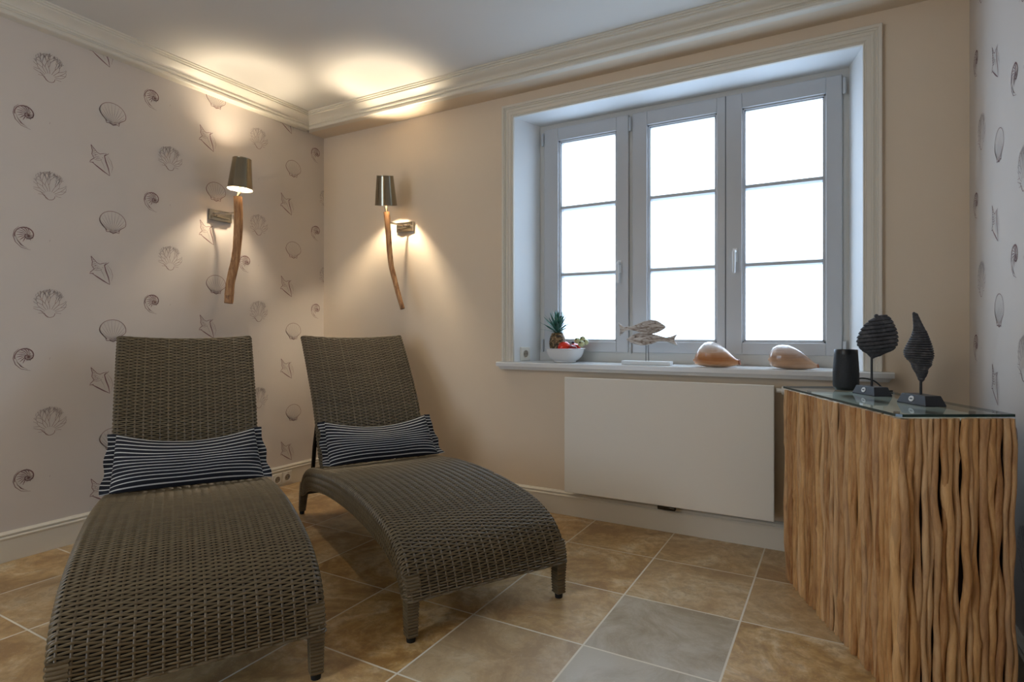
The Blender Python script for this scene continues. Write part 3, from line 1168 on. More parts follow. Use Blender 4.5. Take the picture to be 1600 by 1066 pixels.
def wrapped_leg(pts, w, d):
    """tapered square leg bound with horizontal cane; pts: (x, z) centre line bottom to top"""
    mb = MB()
    P = catmull([(a, 0, b) for a, b in pts], 60)
    rings = []
    tones = []
    prof = [(-1, -1), (-0.4, -1.08), (0.4, -1.08), (1, -1), (1.08, 0), (1, 1), (0.4, 1.08), (-0.4, 1.08), (-1, 1), (-1.08, 0)]
    for k, p in enumerate(P):
        t = k / 59
        g = (0.0012 if k % 3 else -0.0014)
        ww = (w[0] + (w[1] - w[0]) * t) / 2 + g
        dd = (d[0] + (d[1] - d[0]) * t) / 2 + g
        rings.append([(p.x + a * dd, b * ww, p.z) for a, b in prof])
    o = len(mb.v)
    mb.rings(rings)
    for k in range(60):
        tone = R.random()
        for j in range(10):
            mb.uv[o + k * 10 + j] = (tone, 0)
    return mb


def build_lounger(label, place, yaw):
    t = thing('wicker_lounger', label, 'lounger', place, yaw, 'woven wicker sun loungers')
    woven(SEAT_T, SEAT_B, W0, W1, 0.020, 0.0, seed=3).build('seat', [M_wick, M_wickback], t, smooth=True, angle=70)
    woven(BACK_T, BACK_B, 0.018, 0.592, 0.012, 0.026, taper=lambda u: 0.004 - 0.008 * u, seed=5).build('backrest', [M_wick, M_wickback], t, smooth=True, angle=70)
    for y, nm in ((0.012, 'l'), (0.608, 'r')):
        lg = wrapped_leg([(0.0, 0.018), (0.002, 0.08), (0.0, 0.16), (0.018, 0.215)], (0.034, 0.044), (0.036, 0.046))
        lg.v = [(a, b - y, c_) for a, b, c_ in lg.v]
        l_ = lg.build('leg', M_wick, t, smooth=True, angle=50)
        f = MB()
        f.tube([(0.0, -y, 0.0), (0.0, -y, 0.020)], [0.014, 0.016], 14)
        f.build('foot_cap', M_rub, l_, smooth=True, angle=40)
        lg = wrapped_leg([(1.572, 0.018), (1.552, 0.08), (1.530, 0.13), (1.490, 0.19)], (0.030, 0.044), (0.028, 0.050))
        lg.v = [(a, b - y, c_) for a, b, c_ in lg.v]
        l_ = lg.build('leg', M_wick, t, smooth=True, angle=50)
        f = MB()
        f.tube([(1.573, -y, 0.0), (1.573, -y, 0.020)], [0.012, 0.014], 14)
        f.build('foot_cap', M_rub, l_, smooth=True, angle=40)
    s = MB()
    for y in (0.040, 0.570):
        s.tube([(1.462, -y, 0.20), (1.405, -y, 0.40), (1.325, -y, 0.575)], 0.011, 8)
        s.tube([(1.190, -y, 0.30), (1.470, -y, 0.235)], 0.010, 8)
    s.tube([(1.405, -0.040, 0.40), (1.405, -0.570, 0.40)], 0.008, 8)
    s.build('support_strut', M_metal_brown, t, smooth=True, angle=40)
    return t


lounger_a = build_lounger('dark wicker lounger in the left foreground, nearest the camera', (1.553, -2.279, 0.0), math.radians(149.2))


def copy_tree(o, parent=None):
    c_ = o.copy()
    COL.objects.link(c_)
    c_.parent = parent
    for ch in list(o.children):
        copy_tree(ch, c_)
    return c_


lounger_b = copy_tree(lounger_a)
lounger_b.location = (1.970, -1.474, 0.0)
lounger_b.rotation_euler = (0, 0, math.radians(151.3))
lounger_b['label'] = 'dark wicker lounger in the middle of the room, closer to the window wall'

# ------------------------------------------------------------------ striped cushions
M_stripe = Mat('navy_white_striped_cotton', srgb(20, 22, 32), 0.9)
uvn = M_stripe.node('ShaderNodeUVMap')
su = M_stripe.node('ShaderNodeSeparateXYZ')
M_stripe.l.new(uvn.outputs[0], su.inputs[0])
fr_ = M_stripe.math('FRACT', M_stripe.math('MULTIPLY', su.outputs[1], 14.0))
on = M_stripe.math('LESS_THAN', M_stripe.math('ABSOLUTE', M_stripe.math('SUBTRACT', fr_, 0.5)), 0.11)
M_stripe.color(M_stripe.mix(on, srgb(16, 18, 28), srgb(196, 194, 190)))
M_stripe.bump(M_stripe.noise(500, 2), 0.2, 0.0006)


def cushion(label, place, yaw, corners, seed, thick=0.070):
    """corners: panel positions (lateral, along) for bottom-left, bottom-right, top-right, top-left"""
    t = thing('striped_cushion', label, 'cushion', place, yaw, 'navy and white striped cushions')
    rnd = random.Random(seed)
    ph = [rnd.uniform(0, 6.28) for _ in range(6)]

    def surf(u, v, side):
        bl, br, tr, tl = corners
        a = (u + 1) / 2
        la = (bl[0] * (1 - a) + br[0] * a) * (1 - v) + (tl[0] * (1 - a) + tr[0] * a) * v
        al = (bl[1] * (1 - a) + br[1] * a) * (1 - v) + (tl[1] * (1 - a) + tr[1] * a) * v
        uu = min(1, abs(u) / 0.90)
        body = max(0.0, 1 - uu ** 4) ** 0.55
        sag = 0.046 * (1 - uu ** 2) * v - 0.006 * (1 - uu ** 2) * (1 - v)
        al -= sag
        g = (max(0.0, 4 * v * (1 - v))) ** 0.50
        th = thick * body * g
        puck = 0.005 * math.exp(-((uu - 0.93) / 0.10) ** 2) * math.sin(v * 46 + ph[0] + 3 * math.sin(v * 9 + ph[1]))
        puck += 0.006 * math.exp(-(u - 0.05 + 0.25 * (v - 0.8)) ** 2 / 0.006) * v * -1.2
        puck += 0.004 * math.sin(u * 7 + ph[2]) * math.sin(v * 5 + ph[3])
        if side > 0:
            h = th + puck * g
        else:
            h = -0.012 * body * g
        # flap: thin sheet
        if uu >= 1:
            w = (abs(u) - 0.90) / 0.10
            h = (0.003 if side > 0 else -0.0) + 0.009 * math.sin(v * 17 + ph[4] + w) * w
            la += (0.004 * math.sin(v * 13 + ph[5])) * w * (1 if u > 0 else -1)
        # plane of the panel: leans back like the rest
        s0, z0 = interp([(-0.06, 1.050, 0.338), (0.0, 1.106, 0.340), (0.06, 1.148, 0.390), (0.12, 1.182, 0.446), (0.18, 1.208, 0.505), (0.24, 1.235, 0.560), (0.30, 1.262, 0.615), (0.36, 1.290, 0.668)], al)
        bl_ = min(1.0, max(0.0, al / 0.14))
        nv = Vector((-0.70, 0, 0.71)).lerp(Vector((-0.93, 0, 0.36)), bl_).normalized()
        nx, nz = nv.x, nv.z
        return Vector((s0 + nx * (h + 0.018), -la, z0 + nz * (h + 0.018)))
    mb = MB()
    N, Mv = 96, 44
    for side in (1, -1):
        o = len(mb.v)
        vs = []
        for i in range(N + 1):
            for j in range(Mv + 1):
                u = -0.9 + 1.8 * i / N
                v = j / Mv
                vs.append(surf(u, v, side))
        fs = [(i * (Mv + 1) + j, (i + 1) * (Mv + 1) + j, (i + 1) * (Mv + 1) + j + 1, i * (Mv + 1) + j + 1) for i in range(N) for j in range(Mv)]
        if side < 0:
            fs = [tuple(reversed(f)) for f in fs]
        mb.add(vs, fs)
        for i in range(N + 1):
            for j in range(Mv + 1):
                mb.uv[o + i * (Mv + 1) + j] = (i / N, j / Mv)
    mb.build('cushion_body', M_stripe, t, smooth=True)
    for sg in (-1, 1):
        mb = MB()
        for side in (1, -1):
            o = len(mb.v)
            vs = []
            for i in range(9):
                for j in range(Mv + 1):
                    u = sg * (0.902 + 0.098 * i / 8)
                    vs.append(surf(u, j / Mv, side))
            fs = [(i * (Mv + 1) + j, (i + 1) * (Mv + 1) + j, (i + 1) * (Mv + 1) + j + 1, i * (Mv + 1) + j + 1) for i in range(8) for j in range(Mv)]
            if (side < 0) != (sg < 0):
                fs = [tuple(reversed(f)) for f in fs]
            mb.add(vs, fs)
            for i in range(9):
                for j in range(Mv + 1):
                    mb.uv[o + i * (Mv + 1) + j] = (0.5, j / Mv + 0.022)
        mb.build('flange', M_stripe, t, smooth=True)
    return t


cushion('striped navy cushion propped on the left foreground lounger', (1.553, -2.279, 0.0), math.radians(149.2),
        [(-0.010, -0.004), (0.632, -0.010), (0.600, 0.232), (0.008, 0.248)], 3)
cushion('striped navy cushion propped on the middle lounger nearer the window wall', (1.970, -1.474, 0.0), math.radians(151.3),
        [(0.008, -0.004), (0.645, -0.010), (0.612, 0.222), (0.012, 0.226)], 8)

# ------------------------------------------------------------------ console of upright sticks with glass top
CA, CB, CC = Vector((2.990, -0.330, 0)), Vector((3.325, -1.088, 0)), Vector((3.600, -0.930, 0))
CD = CA + (CC - CB)
con = thing('stick_console', 'corner console clad in upright natural sticks with a green-edged glass top', 'console', ((CA + CC) / 2)[:])
co = Vector(con.location)
M_stick = Mat('peeled_branch_wood', srgb(176, 128, 78), 0.6)
oi = M_stick.node('ShaderNodeObjectInfo')
tcx = M_stick.node('ShaderNodeTexCoord')
ad = M_stick.node('ShaderNodeVectorMath', operation='ADD')
mp = M_stick.node('ShaderNodeMapping')
mp.inputs['Scale'].default_value = (1, 1, 0.16)
M_stick.l.new(tcx.outputs['Object'], mp.inputs['Vector'])
M_stick.l.new(mp.outputs[0], ad.inputs[0])
sc_ = M_stick.node('ShaderNodeMath', operation='MULTIPLY')
sc_.inputs[1].default_value = 40
M_stick.l.new(oi.outputs['Random'], sc_.inputs[0])
M_stick.l.new(sc_.outputs[0], ad.inputs[1])
na = M_stick.noise(55, 6, 0.65, ad.outputs[0], 0.5)
nb_ = M_stick.noise(20, 3, 0.5, ad.outputs[0], 1.0)
col = M_stick.ramp(na, [(0.36, srgb(134, 88, 46)), (0.48, srgb(190, 144, 90)), (0.62, srgb(222, 184, 132))])
col = M_stick.mix(M_stick.ramp(nb_, [(0.60, (0, 0, 0, 1)), (0.70, (0.75, 0.75, 0.75, 1))]), col, srgb(92, 52, 28))
hr = M_stick.ramp(oi.outputs['Random'], [(0.0, srgb(222, 180, 126)), (0.35, srgb(190, 142, 88)), (0.7, srgb(146, 96, 52)), (1.0, srgb(214, 182, 142))])
M_stick.color(M_stick.mix(0.55, col, hr))
M_stick.bump(na, 0.5, 0.0015)


def stick(p0, out, along, rad_, seed, h=0.770, lean=0.0):
    rnd = random.Random(seed)
    mb = MB()
    n = 44
    ph = [rnd.uniform(0, 6.28) for _ in range(6)]
    am = rnd.uniform(0.5, 1.25)
    dep = rnd.uniform(-0.0075, 0.0015)
    knots = [(rnd.uniform(0.03, 0.74), rnd.uniform(0, 6.28), rnd.uniform(0.15, 0.5)) for _ in range(rnd.randint(2, 5))]
    rings = []
    for k in range(n):
        z = 0.0008 + (h - 0.0008) * k / (n - 1)
        end = min(1, 3 * math.sin(math.pi * k / (n - 1)) + 0.15)
        wob = am * 0.0040 * (math.sin(z * 9 + ph[0]) + 0.8 * math.sin(z * 21 + ph[1]) + 0.45 * math.sin(z * 43 + ph[2])) * end
        wo_ = 0.0032 * math.sin(z * 15 + ph[3])
        c_ = Vector(p0) + along * wob + out * (wo_ + dep - rad_ * 0.9)
        c_.z = z
        r = rad_ * (1 + 0.10 * math.sin(z * 12 + ph[4]) + 0.07 * math.sin(z * 33 + ph[5]))
        ring = []
        for j in range(12):
            a = 2 * math.pi * j / 12
            g = 0
            for kz, ka, kh in knots:
                g += kh * math.exp(-((z - kz) / 0.007) ** 2) * max(0, math.cos(a - ka)) ** 2
            rr = r * (1 + g + 0.05 * noise.noise(Vector((math.cos(a) * 2 + seed, math.sin(a) * 2, z * 25))))
            ring.append(c_ + along * (rr * math.cos(a)) + out * (rr * math.sin(a)))
        rings.append(ring)
    mb.rings(rings)
    o = loc(mb, co).build('stick', M_stick, con, smooth=True, angle=50)
    return o


u1 = (CB - CA).normalized()
o1 = Vector((u1.y, -u1.x, 0))          # towards lower x
if o1.x > 0:
    o1 = -o1
u2 = (CC - CB).normalized()
o2 = Vector((u2.y, -u2.x, 0))
if o2.y > 0:
    o2 = -o2
sd = 100
LL = (CB - CA).length
x = 0.008
rnd = random.Random(21)
while x < LL - 0.004:
    r_ = rnd.choice((0.0078, 0.0092, 0.0106, 0.0124))
    stick(CA + u1 * x, o1, u1, r_, sd)
    x += r_ * rnd.uniform(2.0, 2.55)
    sd += 1
LL2 = (CC - CB).length
x = 0.006
while x < LL2 + 0.004:
    r_ = rnd.choice((0.0082, 0.0096, 0.0108, 0.0122))
    stick(CB + u2 * x, o2, u2, r_, sd)
    x += r_ * rnd.uniform(1.65, 2.0)
    sd += 1
ins = 0.028
m = MB()
q4 = [CA + u1 * ins - o1 * ins, CB - u1 * ins - o1 * ins, CC - u2 * 0.004 - o2 * ins, CD - u2 * 0.004 + u1 * ins]
m.rings([[(p.x, p.y, 0.002) for p in q4], [(p.x, p.y, 0.760) for p in q4]])
loc(m, co).build('carcass', Mat('brown_console_board', srgb(44, 28, 17), 0.8), con)
M_glass = glass_mat('glass_top_sheet', (0.86, 0.93, 0.91, 1), 0.3, 0.015)
_lw = M_glass.node('ShaderNodeLayerWeight')
_lw.inputs[0].default_value = 0.5
_p5 = M_glass.math('POWER', _lw.outputs['Facing'], 5.0)
_fr = M_glass.math('MULTIPLY_ADD', _p5, 0.90)
_fr.node.inputs[2].default_value = 0.05
for _n in M_glass.n:
    if _n.bl_idname == 'ShaderNodeMixShader':
        M_glass.l.new(_fr, _n.inputs[0])
M_gedge = Mat('green_glass_edge', srgb(16, 44, 40), 0.12)
m = MB()
cut = 0.012
q5 = [CA, CB - u1 * cut, CB + u2 * cut, CC, CD]
m.rings([[(p.x, p.y, 0.7755) for p in q5], [(p.x, p.y, 0.783) for p in q5]], True, False, 1)
m.add([(p.x, p.y, 0.783) for p in q5], [tuple(range(5))], 0)
loc(m, co).build('glass_top', [M_glass, M_gedge], con)
for p in (q4[0], q4[1], q4[2], q4[3]):
    m = MB()
    cpt = p.lerp((q4[0] + q4[2]) / 2, 0.22)
    m.tube([(cpt.x, cpt.y, 0.759), (cpt.x, cpt.y, 0.7757)], 0.008, 12)
    loc(m, co).build('glass_spacer', M_rub, con, smooth=True, angle=40)
m = MB()
m.rings([[(p.x, p.y, 0.760) for p in q4], [(p.x, p.y, 0.7625) for p in q4]])
loc(m, co).build('top_board', Mat('pale_console_board', srgb(206, 200, 184), 0.7), con)

GT = 0.7833
# ------------------------------------------------------------------ carved shells on stands
M_carve = Mat('dark_grey_carved_wood', srgb(58, 58, 62), 0.75)
nn_ = M_carve.noise(45, 5, 0.7)
M_carve.color(M_carve.ramp(nn_, [(0.3, srgb(36, 36, 40)), (0.55, srgb(70, 70, 74)), (0.8, srgb(118, 116, 114))]))
M_carve.bump(M_carve.noise(120, 4), 0.5, 0.002)
M_base = Mat('slate_blue_black_lacquer', srgb(26, 29, 36), 0.4)
M_emb = Mat('white_enamel_emblem', srgb(214, 214, 210), 0.4)
CR = Vector((0.8726, 0.4884, 0))      # faces of the carvings look into the room
CF = Vector((-0.4884, 0.8726, 0))
BU = Vector((0.503, -0.864, 0)).normalized()
BV = Vector((0.864, 0.503, 0)).normalized()


def carved_shell(label, c, rows, depth, ribs, amp, zfun, post_h, twist=0.0, extra=None, name='carved_shell'):
    t = thing(name, label, 'sculpture', (c[0], c[1], GT), 0, 'dark carved shells on stands')
    C0 = Vector((c[0], c[1], 0))
    hu, hv, hh = 0.0625, 0.031, 0.031
    m = MB()
    lo = [C0 + BU * a * hu + BV * b * hv for a, b in ((-1, -1), (1, -1), (1, 1), (-1, 1))]
    hi = [C0 + BU * a * (hu - 0.013) + BV * b * (hv - 0.007) for a, b in ((-1, -1), (1, -1), (1, 1), (-1, 1))]
    m.rings([[(p.x, p.y, GT) for p in lo], [(p.x, p.y, GT + 0.004) for p in lo], [(p.x, p.y, GT + hh) for p in hi]])
    b = m
    b.v = [(x - C0.x, y - C0.y, z - GT) for x, y, z in b.v]
    bo = b.build('stand_base', M_base, t, bevel=0.0008)
    # oval emblem with a dark leaf-shaped slot on the long sloping side
    f0 = (Vector((lo[0].x, lo[0].y, GT + 0.004)) + Vector((lo[1].x, lo[1].y, GT + 0.004))) / 2
    f1 = (Vector((hi[0].x, hi[0].y, GT + hh)) + Vector((hi[1].x, hi[1].y, GT + hh))) / 2
    up = (f1 - f0).normalized()
    nrm = BU.cross(up).normalized()
    if nrm.dot(BV) > 0:
        nrm = -nrm
    ce = f0.lerp(f1, 0.52) + nrm * 0.0008 - BU * 0.002
    m = MB()
    n = 28
    m.rings([[ce - nrm * 0.001 + BU * 0.0112 * math.cos(2 * math.pi * k / n) + up * 0.0088 * math.sin(2 * math.pi * k / n) for k in range(n)],
             [ce + nrm * 0.0006 + BU * 0.0112 * math.cos(2 * math.pi * k / n) + up * 0.0088 * math.sin(2 * math.pi * k / n) for k in range(n)]], True, True, 0)
    m.add([ce + nrm * 0.0009 + BU * 0.0068 * math.cos(2 * math.pi * k / n) * (1) + up * 0.0022 * math.sin(2 * math.pi * k / n) for k in range(n)], [tuple(range(n))], 1)
    m.v = [(x - C0.x, y - C0.y, z - GT) for x, y, z in m.v]
    m.build('emblem', [M_emb, M_base], bo)
    m = MB()
    m.tube([(0, 0, hh - 0.004), (0, 0, post_h - GT)], 0.0036, 12)
    m.build('stand_rod', M_blk, t, smooth=True, angle=40)
    # carved body lofted from left/right outlines
    m = MB()
    rings = []
    N = 330
    y0, y1 = rows[0][0], rows[-1][0]
    for k in range(N + 1):
        yy = y0 + (y1 - y0) * k / N
        l, r = interp(rows, yy)
        z, sc = zfun(yy)
        cx = (l + r) / 2 * sc
        hw = max(0.0006, (r - l) / 2 * sc)
        ring = []
        for j in range(40):
            a = 2 * math.pi * j / 40
            ca_, sa = math.cos(a), math.sin(a)
            f = ribs(yy, a, hw)
            dd = min(hw * depth, 0.05)
            p = C0 + CR * (cx + hw * ca_ * (1 + amp * f * 0.35)) + CF * (dd * sa * (1 + amp * f))
            p.z = z + 0.0012 * f + twist * ca_ * hw
            ring.append(p)
        rings.append(ring)
    m.rings(rings)
    m.v = [(x - C0.x, y - C0.y, z - GT) for x, y, z in m.v]
    if extra:
        extra(m, C0)
    m.build('shell_body', M_carve, t, smooth=True, angle=60)
    return t


def saw(x):
    x = x % 1.0
    return (x / 0.78) ** 0.6 if x < 0.78 else max(-1.2, 1 - (x - 0.78) / 0.22 * 4) if x < 0.9 else -1.2 + (x - 0.9) * 12


k1 = 0.0003802
rows1 = [(131, 485 - 372, 505 - 372), (138, 60, 145), (150, 30, 160), (180, -18, 183), (220, -62, 203), (260, -92, 218), (300, -112, 230), (340, -127, 235), (380, -132, 235), (420, -122, 228), (445, -100, 212), (465, -84, 190), (475, -66, 172), (490, -42, 128), (510, -26, 88), (530, -8, 30), (541, 3, 12)]


def nub(m, C0):
    p = CR * ((415 - 372) * k1)
    m.lathe([(0.0001, -0.006), (0.006, -0.004), (0.007, 0.002), (0.004, 0.007), (0.0001, 0.008)], (p.x, p.y, 1.1146 - 152 * k1 - GT + 0.003), 10)


carved_shell('dark carved ribbed fan shell on a rod and black base, beside the speaker', (3.289, -0.547), rows1, 0.36,
             lambda y, a, hw: saw((y + 14 * math.cos(a) * (hw / 0.06) - 2) / 37.0), 0.15, lambda y: (1.1146 - y * k1, k1), 1.1146 - 520 * k1, 0.03, nub, 'carved_fan_shell')
k2 = 0.0003104
rows2 = [(48, 226 - 298, 236 - 298), (54, -78, -52), (60, -80, -36), (80, -80, -26), (120, -76, -8), (160, -72, 10), (200, -70, 30), (240, -70, 50), (280, -80, 64), (320, -95, 78), (360, -113, 90), (400, -133, 98), (440, -146, 104), (470, -148, 105), (500, -140, 98), (530, -118, 90), (545, -98, 92), (568, -83, 90), (582, -80, 76), (605, -75, 60), (640, -56, 60), (655, -43, 54), (680, -36, 47), (695, -28, 34), (712, -26, 34), (722, -16, 25), (736, -6, 10)]
carved_shell('dark carved spindle-shaped whelk shell on a rod and black base, nearest the right wall', (3.405, -0.800), rows2, 0.85,
             lambda y, a, hw: (0.8 * saw((y + 10 * math.cos(a)) / 23.0) if y > 230 else 0.25 * math.sin(y / 5.0)), 0.15, lambda y: (1.0797 - y * k2, k2), 1.0797 - 715 * k2, -0.12, None, 'carved_whelk_shell')

# ------------------------------------------------------------------ speaker
spk = thing('speaker', 'black cylindrical portable speaker at the back of the glass console top', 'speaker', (3.212, -0.385, GT))
M_grille = Mat('black_speaker_grille', srgb(24, 27, 32), 0.5)
vg = M_grille.node('ShaderNodeTexVoronoi')
vg.inputs['Scale'].default_value = 420
M_grille.l.new(M_grille.coord(), vg.inputs['Vector'])
M_grille.bump(vg.outputs['Distance'], 0.8, 0.001)
m = MB()
m.lathe([(0.0430, 0.012), (0.0448, 0.020), (0.0446, 0.070)], seg=48, caps=False)
m.lathe([(0.0446, 0.0725), (0.0405, 0.138)], seg=48, caps=False)
m.build('grille', M_grille, spk, smooth=True, angle=30)
m = MB()
m.lathe([(0.030, 0.0), (0.036, 0.001), (0.0425, 0.010), (0.0430, 0.012)], seg=48)
m.build('base_ring', M_blk, spk, smooth=True, angle=30)
m = MB()
m.lathe([(0.0440, 0.0698), (0.0440, 0.0727)], seg=48)
m.build('seam_ring', M_blk, spk, smooth=True, angle=30)
m = MB()
m.lathe([(0.0405, 0.138), (0.0400, 0.152), (0.0385, 0.155), (0.0350, 0.155), (0.034, 0.1535), (0.0001, 0.1535)], seg=48)
m.build('control_ring', M_blk, spk, smooth=True, angle=30)
m = MB()
cab = catmull([(0.030, 0.032, 0.040), (0.060, 0.055, 0.043), (0.095, 0.050, 0.034), (0.118, 0.030, 0.012), (0.122, 0.0, 0.0035), (0.150, -0.010, 0.0035)], 30)
m.tube(cab, 0.0028, 8)
m.build('power_cable', M_rub, spk, smooth=True)

# ------------------------------------------------------------------ fish sculpture
fish = thing('fish_sculpture', 'two whitewashed wooden fish on metal rods with white block base', 'sculpture', (2.32, 0.030, SZ + .0005))
M_fish = Mat('whitewashed_driftwood', srgb(150, 140, 132), 0.8)
vv = M_fish.coord('Object', (0.35, 1, 1.6))
wv = M_fish.noise(38, 6, 0.7, vv, 1.6)
M_fish.color(M_fish.ramp(wv, [(0.38, srgb(112, 92, 80)), (0.46, srgb(168, 156, 146)), (0.56, srgb(208, 204, 200)), (0.7, srgb(226, 225, 223))]))
M_fish.bump(wv, 0.6, 0.002)


def fish_part(outline, yc, half):
    import bmesh
    pts = catmull([(a, 0, b) for a, b in outline] + [(outline[0][0], 0, outline[0][1])], 90)[:-1]
    cx = sum(p.x for p in pts) / len(pts)
    n = len(pts)
    # inner loops shrink towards the centre line for a pillowed body
    rings = []

    def loop(inset, y):
        out = []
        for i, p in enumerate(pts):
            a, b = pts[i - 1], pts[(i + 1) % n]
            d = (b - a).normalized()
            nr = Vector((-d.z, 0, d.x))
            out.append((p.x + nr.x * inset * sgn, y, p.z + nr.z * inset * sgn))
        return out
    area = sum(pts[i].x * pts[(i + 1) % n].z - pts[(i + 1) % n].x * pts[i].z for i in range(n))
    sgn = 1 if area > 0 else -1
    rings = [loop(0.0022, yc - half), loop(0.0008, yc - half * 0.85), loop(0, yc - half * 0.45), loop(0, yc + half * 0.45), loop(0.0008, yc + half * 0.85), loop(0.0022, yc + half)]
    mb = MB()
    mb.rings(rings)
    return mb


def fx(X, Y):
    return (2.166 + (X - 130) * 0.000287 - 2.32, 1.1028 - Y * 0.0002805 - SZ)


f1 = [(125, 165), (190, 215), (250, 242), (380, 235), (500, 190), (620, 145), (740, 120), (830, 132), (920, 180), (1003, 255), (920, 320), (800, 372), (680, 380), (540, 350), (420, 320), (340, 310), (260, 325), (200, 375), (145, 430), (165, 310), (150, 240)]
f2 = [(288, 481), (360, 430), (450, 385), (560, 360), (700, 370), (850, 400), (1000, 440), (1110, 425), (1205, 390), (1165, 480), (1220, 590), (1110, 550), (1000, 515), (860, 525), (740, 570), (600, 595), (480, 580), (380, 545), (310, 500)]
M_eye = Mat('dark_fish_eye', srgb(30, 28, 28), 0.4)
for o_, eye, yc in ((f1, (822, 182), 0.004), (f2, (462, 440), -0.004)):
    mb = fish_part([fx(*p) for p in o_], yc, 0.010)
    fo = mb.build('wooden_fish', M_fish, fish, smooth=True, angle=40)
    ex, ez = fx(*eye)
    e = MB()
    e.lathe([(0.0028, -0.0005), (0.0026, 0.001), (0.0001, 0.0016)], (ex, yc - 0.0098, ez), 12, M=Matrix.Rotation(math.radians(90), 4, 'X'))
    e.build('eye', M_eye, fo, smooth=True)
m = MB()
zb = 0.020
m.tube([(-0.005, -0.004, zb - 0.004), (-0.005, -0.004, 0.108)], 0.0016, 8)
m.tube([(0.0085, 0.003, zb - 0.004), (0.004, 0.003, 0.176)], 0.0016, 8)
m.build('rod', M_blk, fish, smooth=True, angle=40)
m = MB()
m.box((-0.128, -0.030, 0.0), (0.126, 0.030, 0.020))
m.build('block_base', M_reveal, fish, bevel=0.0015)

# ------------------------------------------------------------------ big sea shells on the sill


def shell_mat(name, stops, stretch):
    mm = Mat(name, srgb(200, 160, 120), 0.22)
    v = mm.coord('Object', stretch)
    a = mm.noise(12, 5, 0.6, v, 1.0)
    sxx = mm.node('ShaderNodeSeparateXYZ')
    mm.l.new(mm.coord(), sxx.inputs[0])
    hgt = mm.math('MULTIPLY', sxx.outputs[2], 9.0)
    f = mm.math('ADD', mm.math('MULTIPLY', a, 0.40), mm.math('MULTIPLY', hgt, 0.72))
    mm.color(mm.ramp(f, stops))
    mm.b.inputs['Coat Weight'].default_value = 0.3
    mm.bump(a, 0.1, 0.001)
    return mm


M_sh1 = shell_mat('glossy_tan_shell', [(0.20, srgb(228, 200, 174)), (0.30, srgb(208, 156, 110)), (0.44, srgb(182, 120, 74)), (0.60, srgb(194, 142, 104)), (0.74, srgb(214, 190, 172)), (0.9, srgb(224, 214, 208))], (0.5, 1, 5))
M_sh2 = shell_mat('pale_striped_shell', [(0.20, srgb(214, 182, 156)), (0.45, srgb(200, 160, 128)), (0.60, srgb(178, 142, 118)), (0.75, srgb(206, 186, 174)), (0.95, srgb(226, 218, 214))], (0.4, 1, 7))
M_lip = Mat('orange_brown_shell_lip', srgb(158, 102, 72), 0.4)


def sea_shell(label, org, rows, kx, kz, mat, dep):
    t = thing('sea_shell', label, 'shell', (org[0], org[1], SZ + 0.0005), 0, 'large polished sea shells on the sill')
    m = MB()
    X0, X1 = rows[0][0], rows[-1][0]
    Xm = (X0 + X1) / 2
    rings = []
    N = 60
    for k in range(N + 1):
        X = X0 + (X1 - X0) * k / N
        top, bot = interp(rows, X)
        zt, zb_ = (rows_bot(rows) - top) * kz, (rows_bot(rows) - bot) * kz
        zb_ = max(0.0, zb_)
        c_ = (zt + zb_) / 2
        h = max(0.0004, (zt - zb_) / 2)
        ring = []
        for j in range(36):
            a = 2 * math.pi * j / 36
            sy, sz = math.cos(a), math.sin(a)
            if sz < 0:
                sz = -abs(sz) ** 0.6 if abs(sz) > 0 else 0
            wid = h * dep * (1.0 + 0.10 * (1 - abs(sz)))
            ring.append(((X - Xm) * kx, sy * wid, c_ + h * sz))
        rings.append(ring)
    m.rings(rings)
    so = m.build('shell_body', mat, t, smooth=True, angle=70)
    m = MB()
    xe = (X1 - Xm) * kx
    top, bot = rows[-1][1:]
    zt, zb_ = (rows_bot(rows) - top) * kz, (rows_bot(rows) - bot) * kz
    ce = Vector((xe, 0, (zt + zb_) / 2))
    hh = (zt - zb_) / 2
    q = Matrix.Rotation(math.radians(75), 4, 'Y')
    m.lathe([(hh * 0.8, -0.008), (hh * 1.05, 0.0), (hh * 1.25, 0.006), (hh * 1.05, 0.008), (hh * 0.5, 0.002), (0.0001, 0.0)], ce, 20, M=q)
    m.build('shell_tip', M_lip, t, smooth=True, angle=60)
    # small rolled spire at the blunt end
    m = MB()
    c2 = Vector(((X0 - Xm) * kx + 0.004, 0, (rows_bot(rows) - (rows[0][1] + rows[0][2]) / 2) * kz))
    m.lathe([(0.0001, -0.010), (0.006, -0.008), (0.010, -0.002), (0.011, 0.006)], c2, 16, M=Matrix.Rotation(math.radians(90), 4, 'Y'))
    m.build('shell_spire', mat, t, smooth=True)
    return t


def rows_bot(rows):
    return max(r[2] for r in rows)


sr1 = [(279, 262, 300), (290, 238, 318), (310, 196, 326), (340, 150, 332), (380, 112, 337), (420, 99, 340), (470, 102, 342), (520, 120, 342), (570, 150, 341), (620, 195, 338), (660, 235, 332), (690, 260, 322), (710, 268, 316)]
sea_shell('glossy orange-tan sea shell on the sill, the left of the two', (2.667, 0.010), sr1, 0.000481, 0.000505, M_sh1, 1.0)
sr2 = [(992, 225, 310), (1003, 188, 322), (1030, 150, 336), (1070, 128, 346), (1120, 121, 352), (1180, 126, 355), (1240, 150, 355), (1300, 185, 355), (1360, 232, 353), (1400, 266, 349), (1430, 290, 343), (1452, 303, 338)]
sea_shell('paler pinkish-white striped sea shell on the sill, right of the orange-tan shell', (3.005, 0.010), sr2, 0.000429, 0.000476, M_sh2, 1.0)

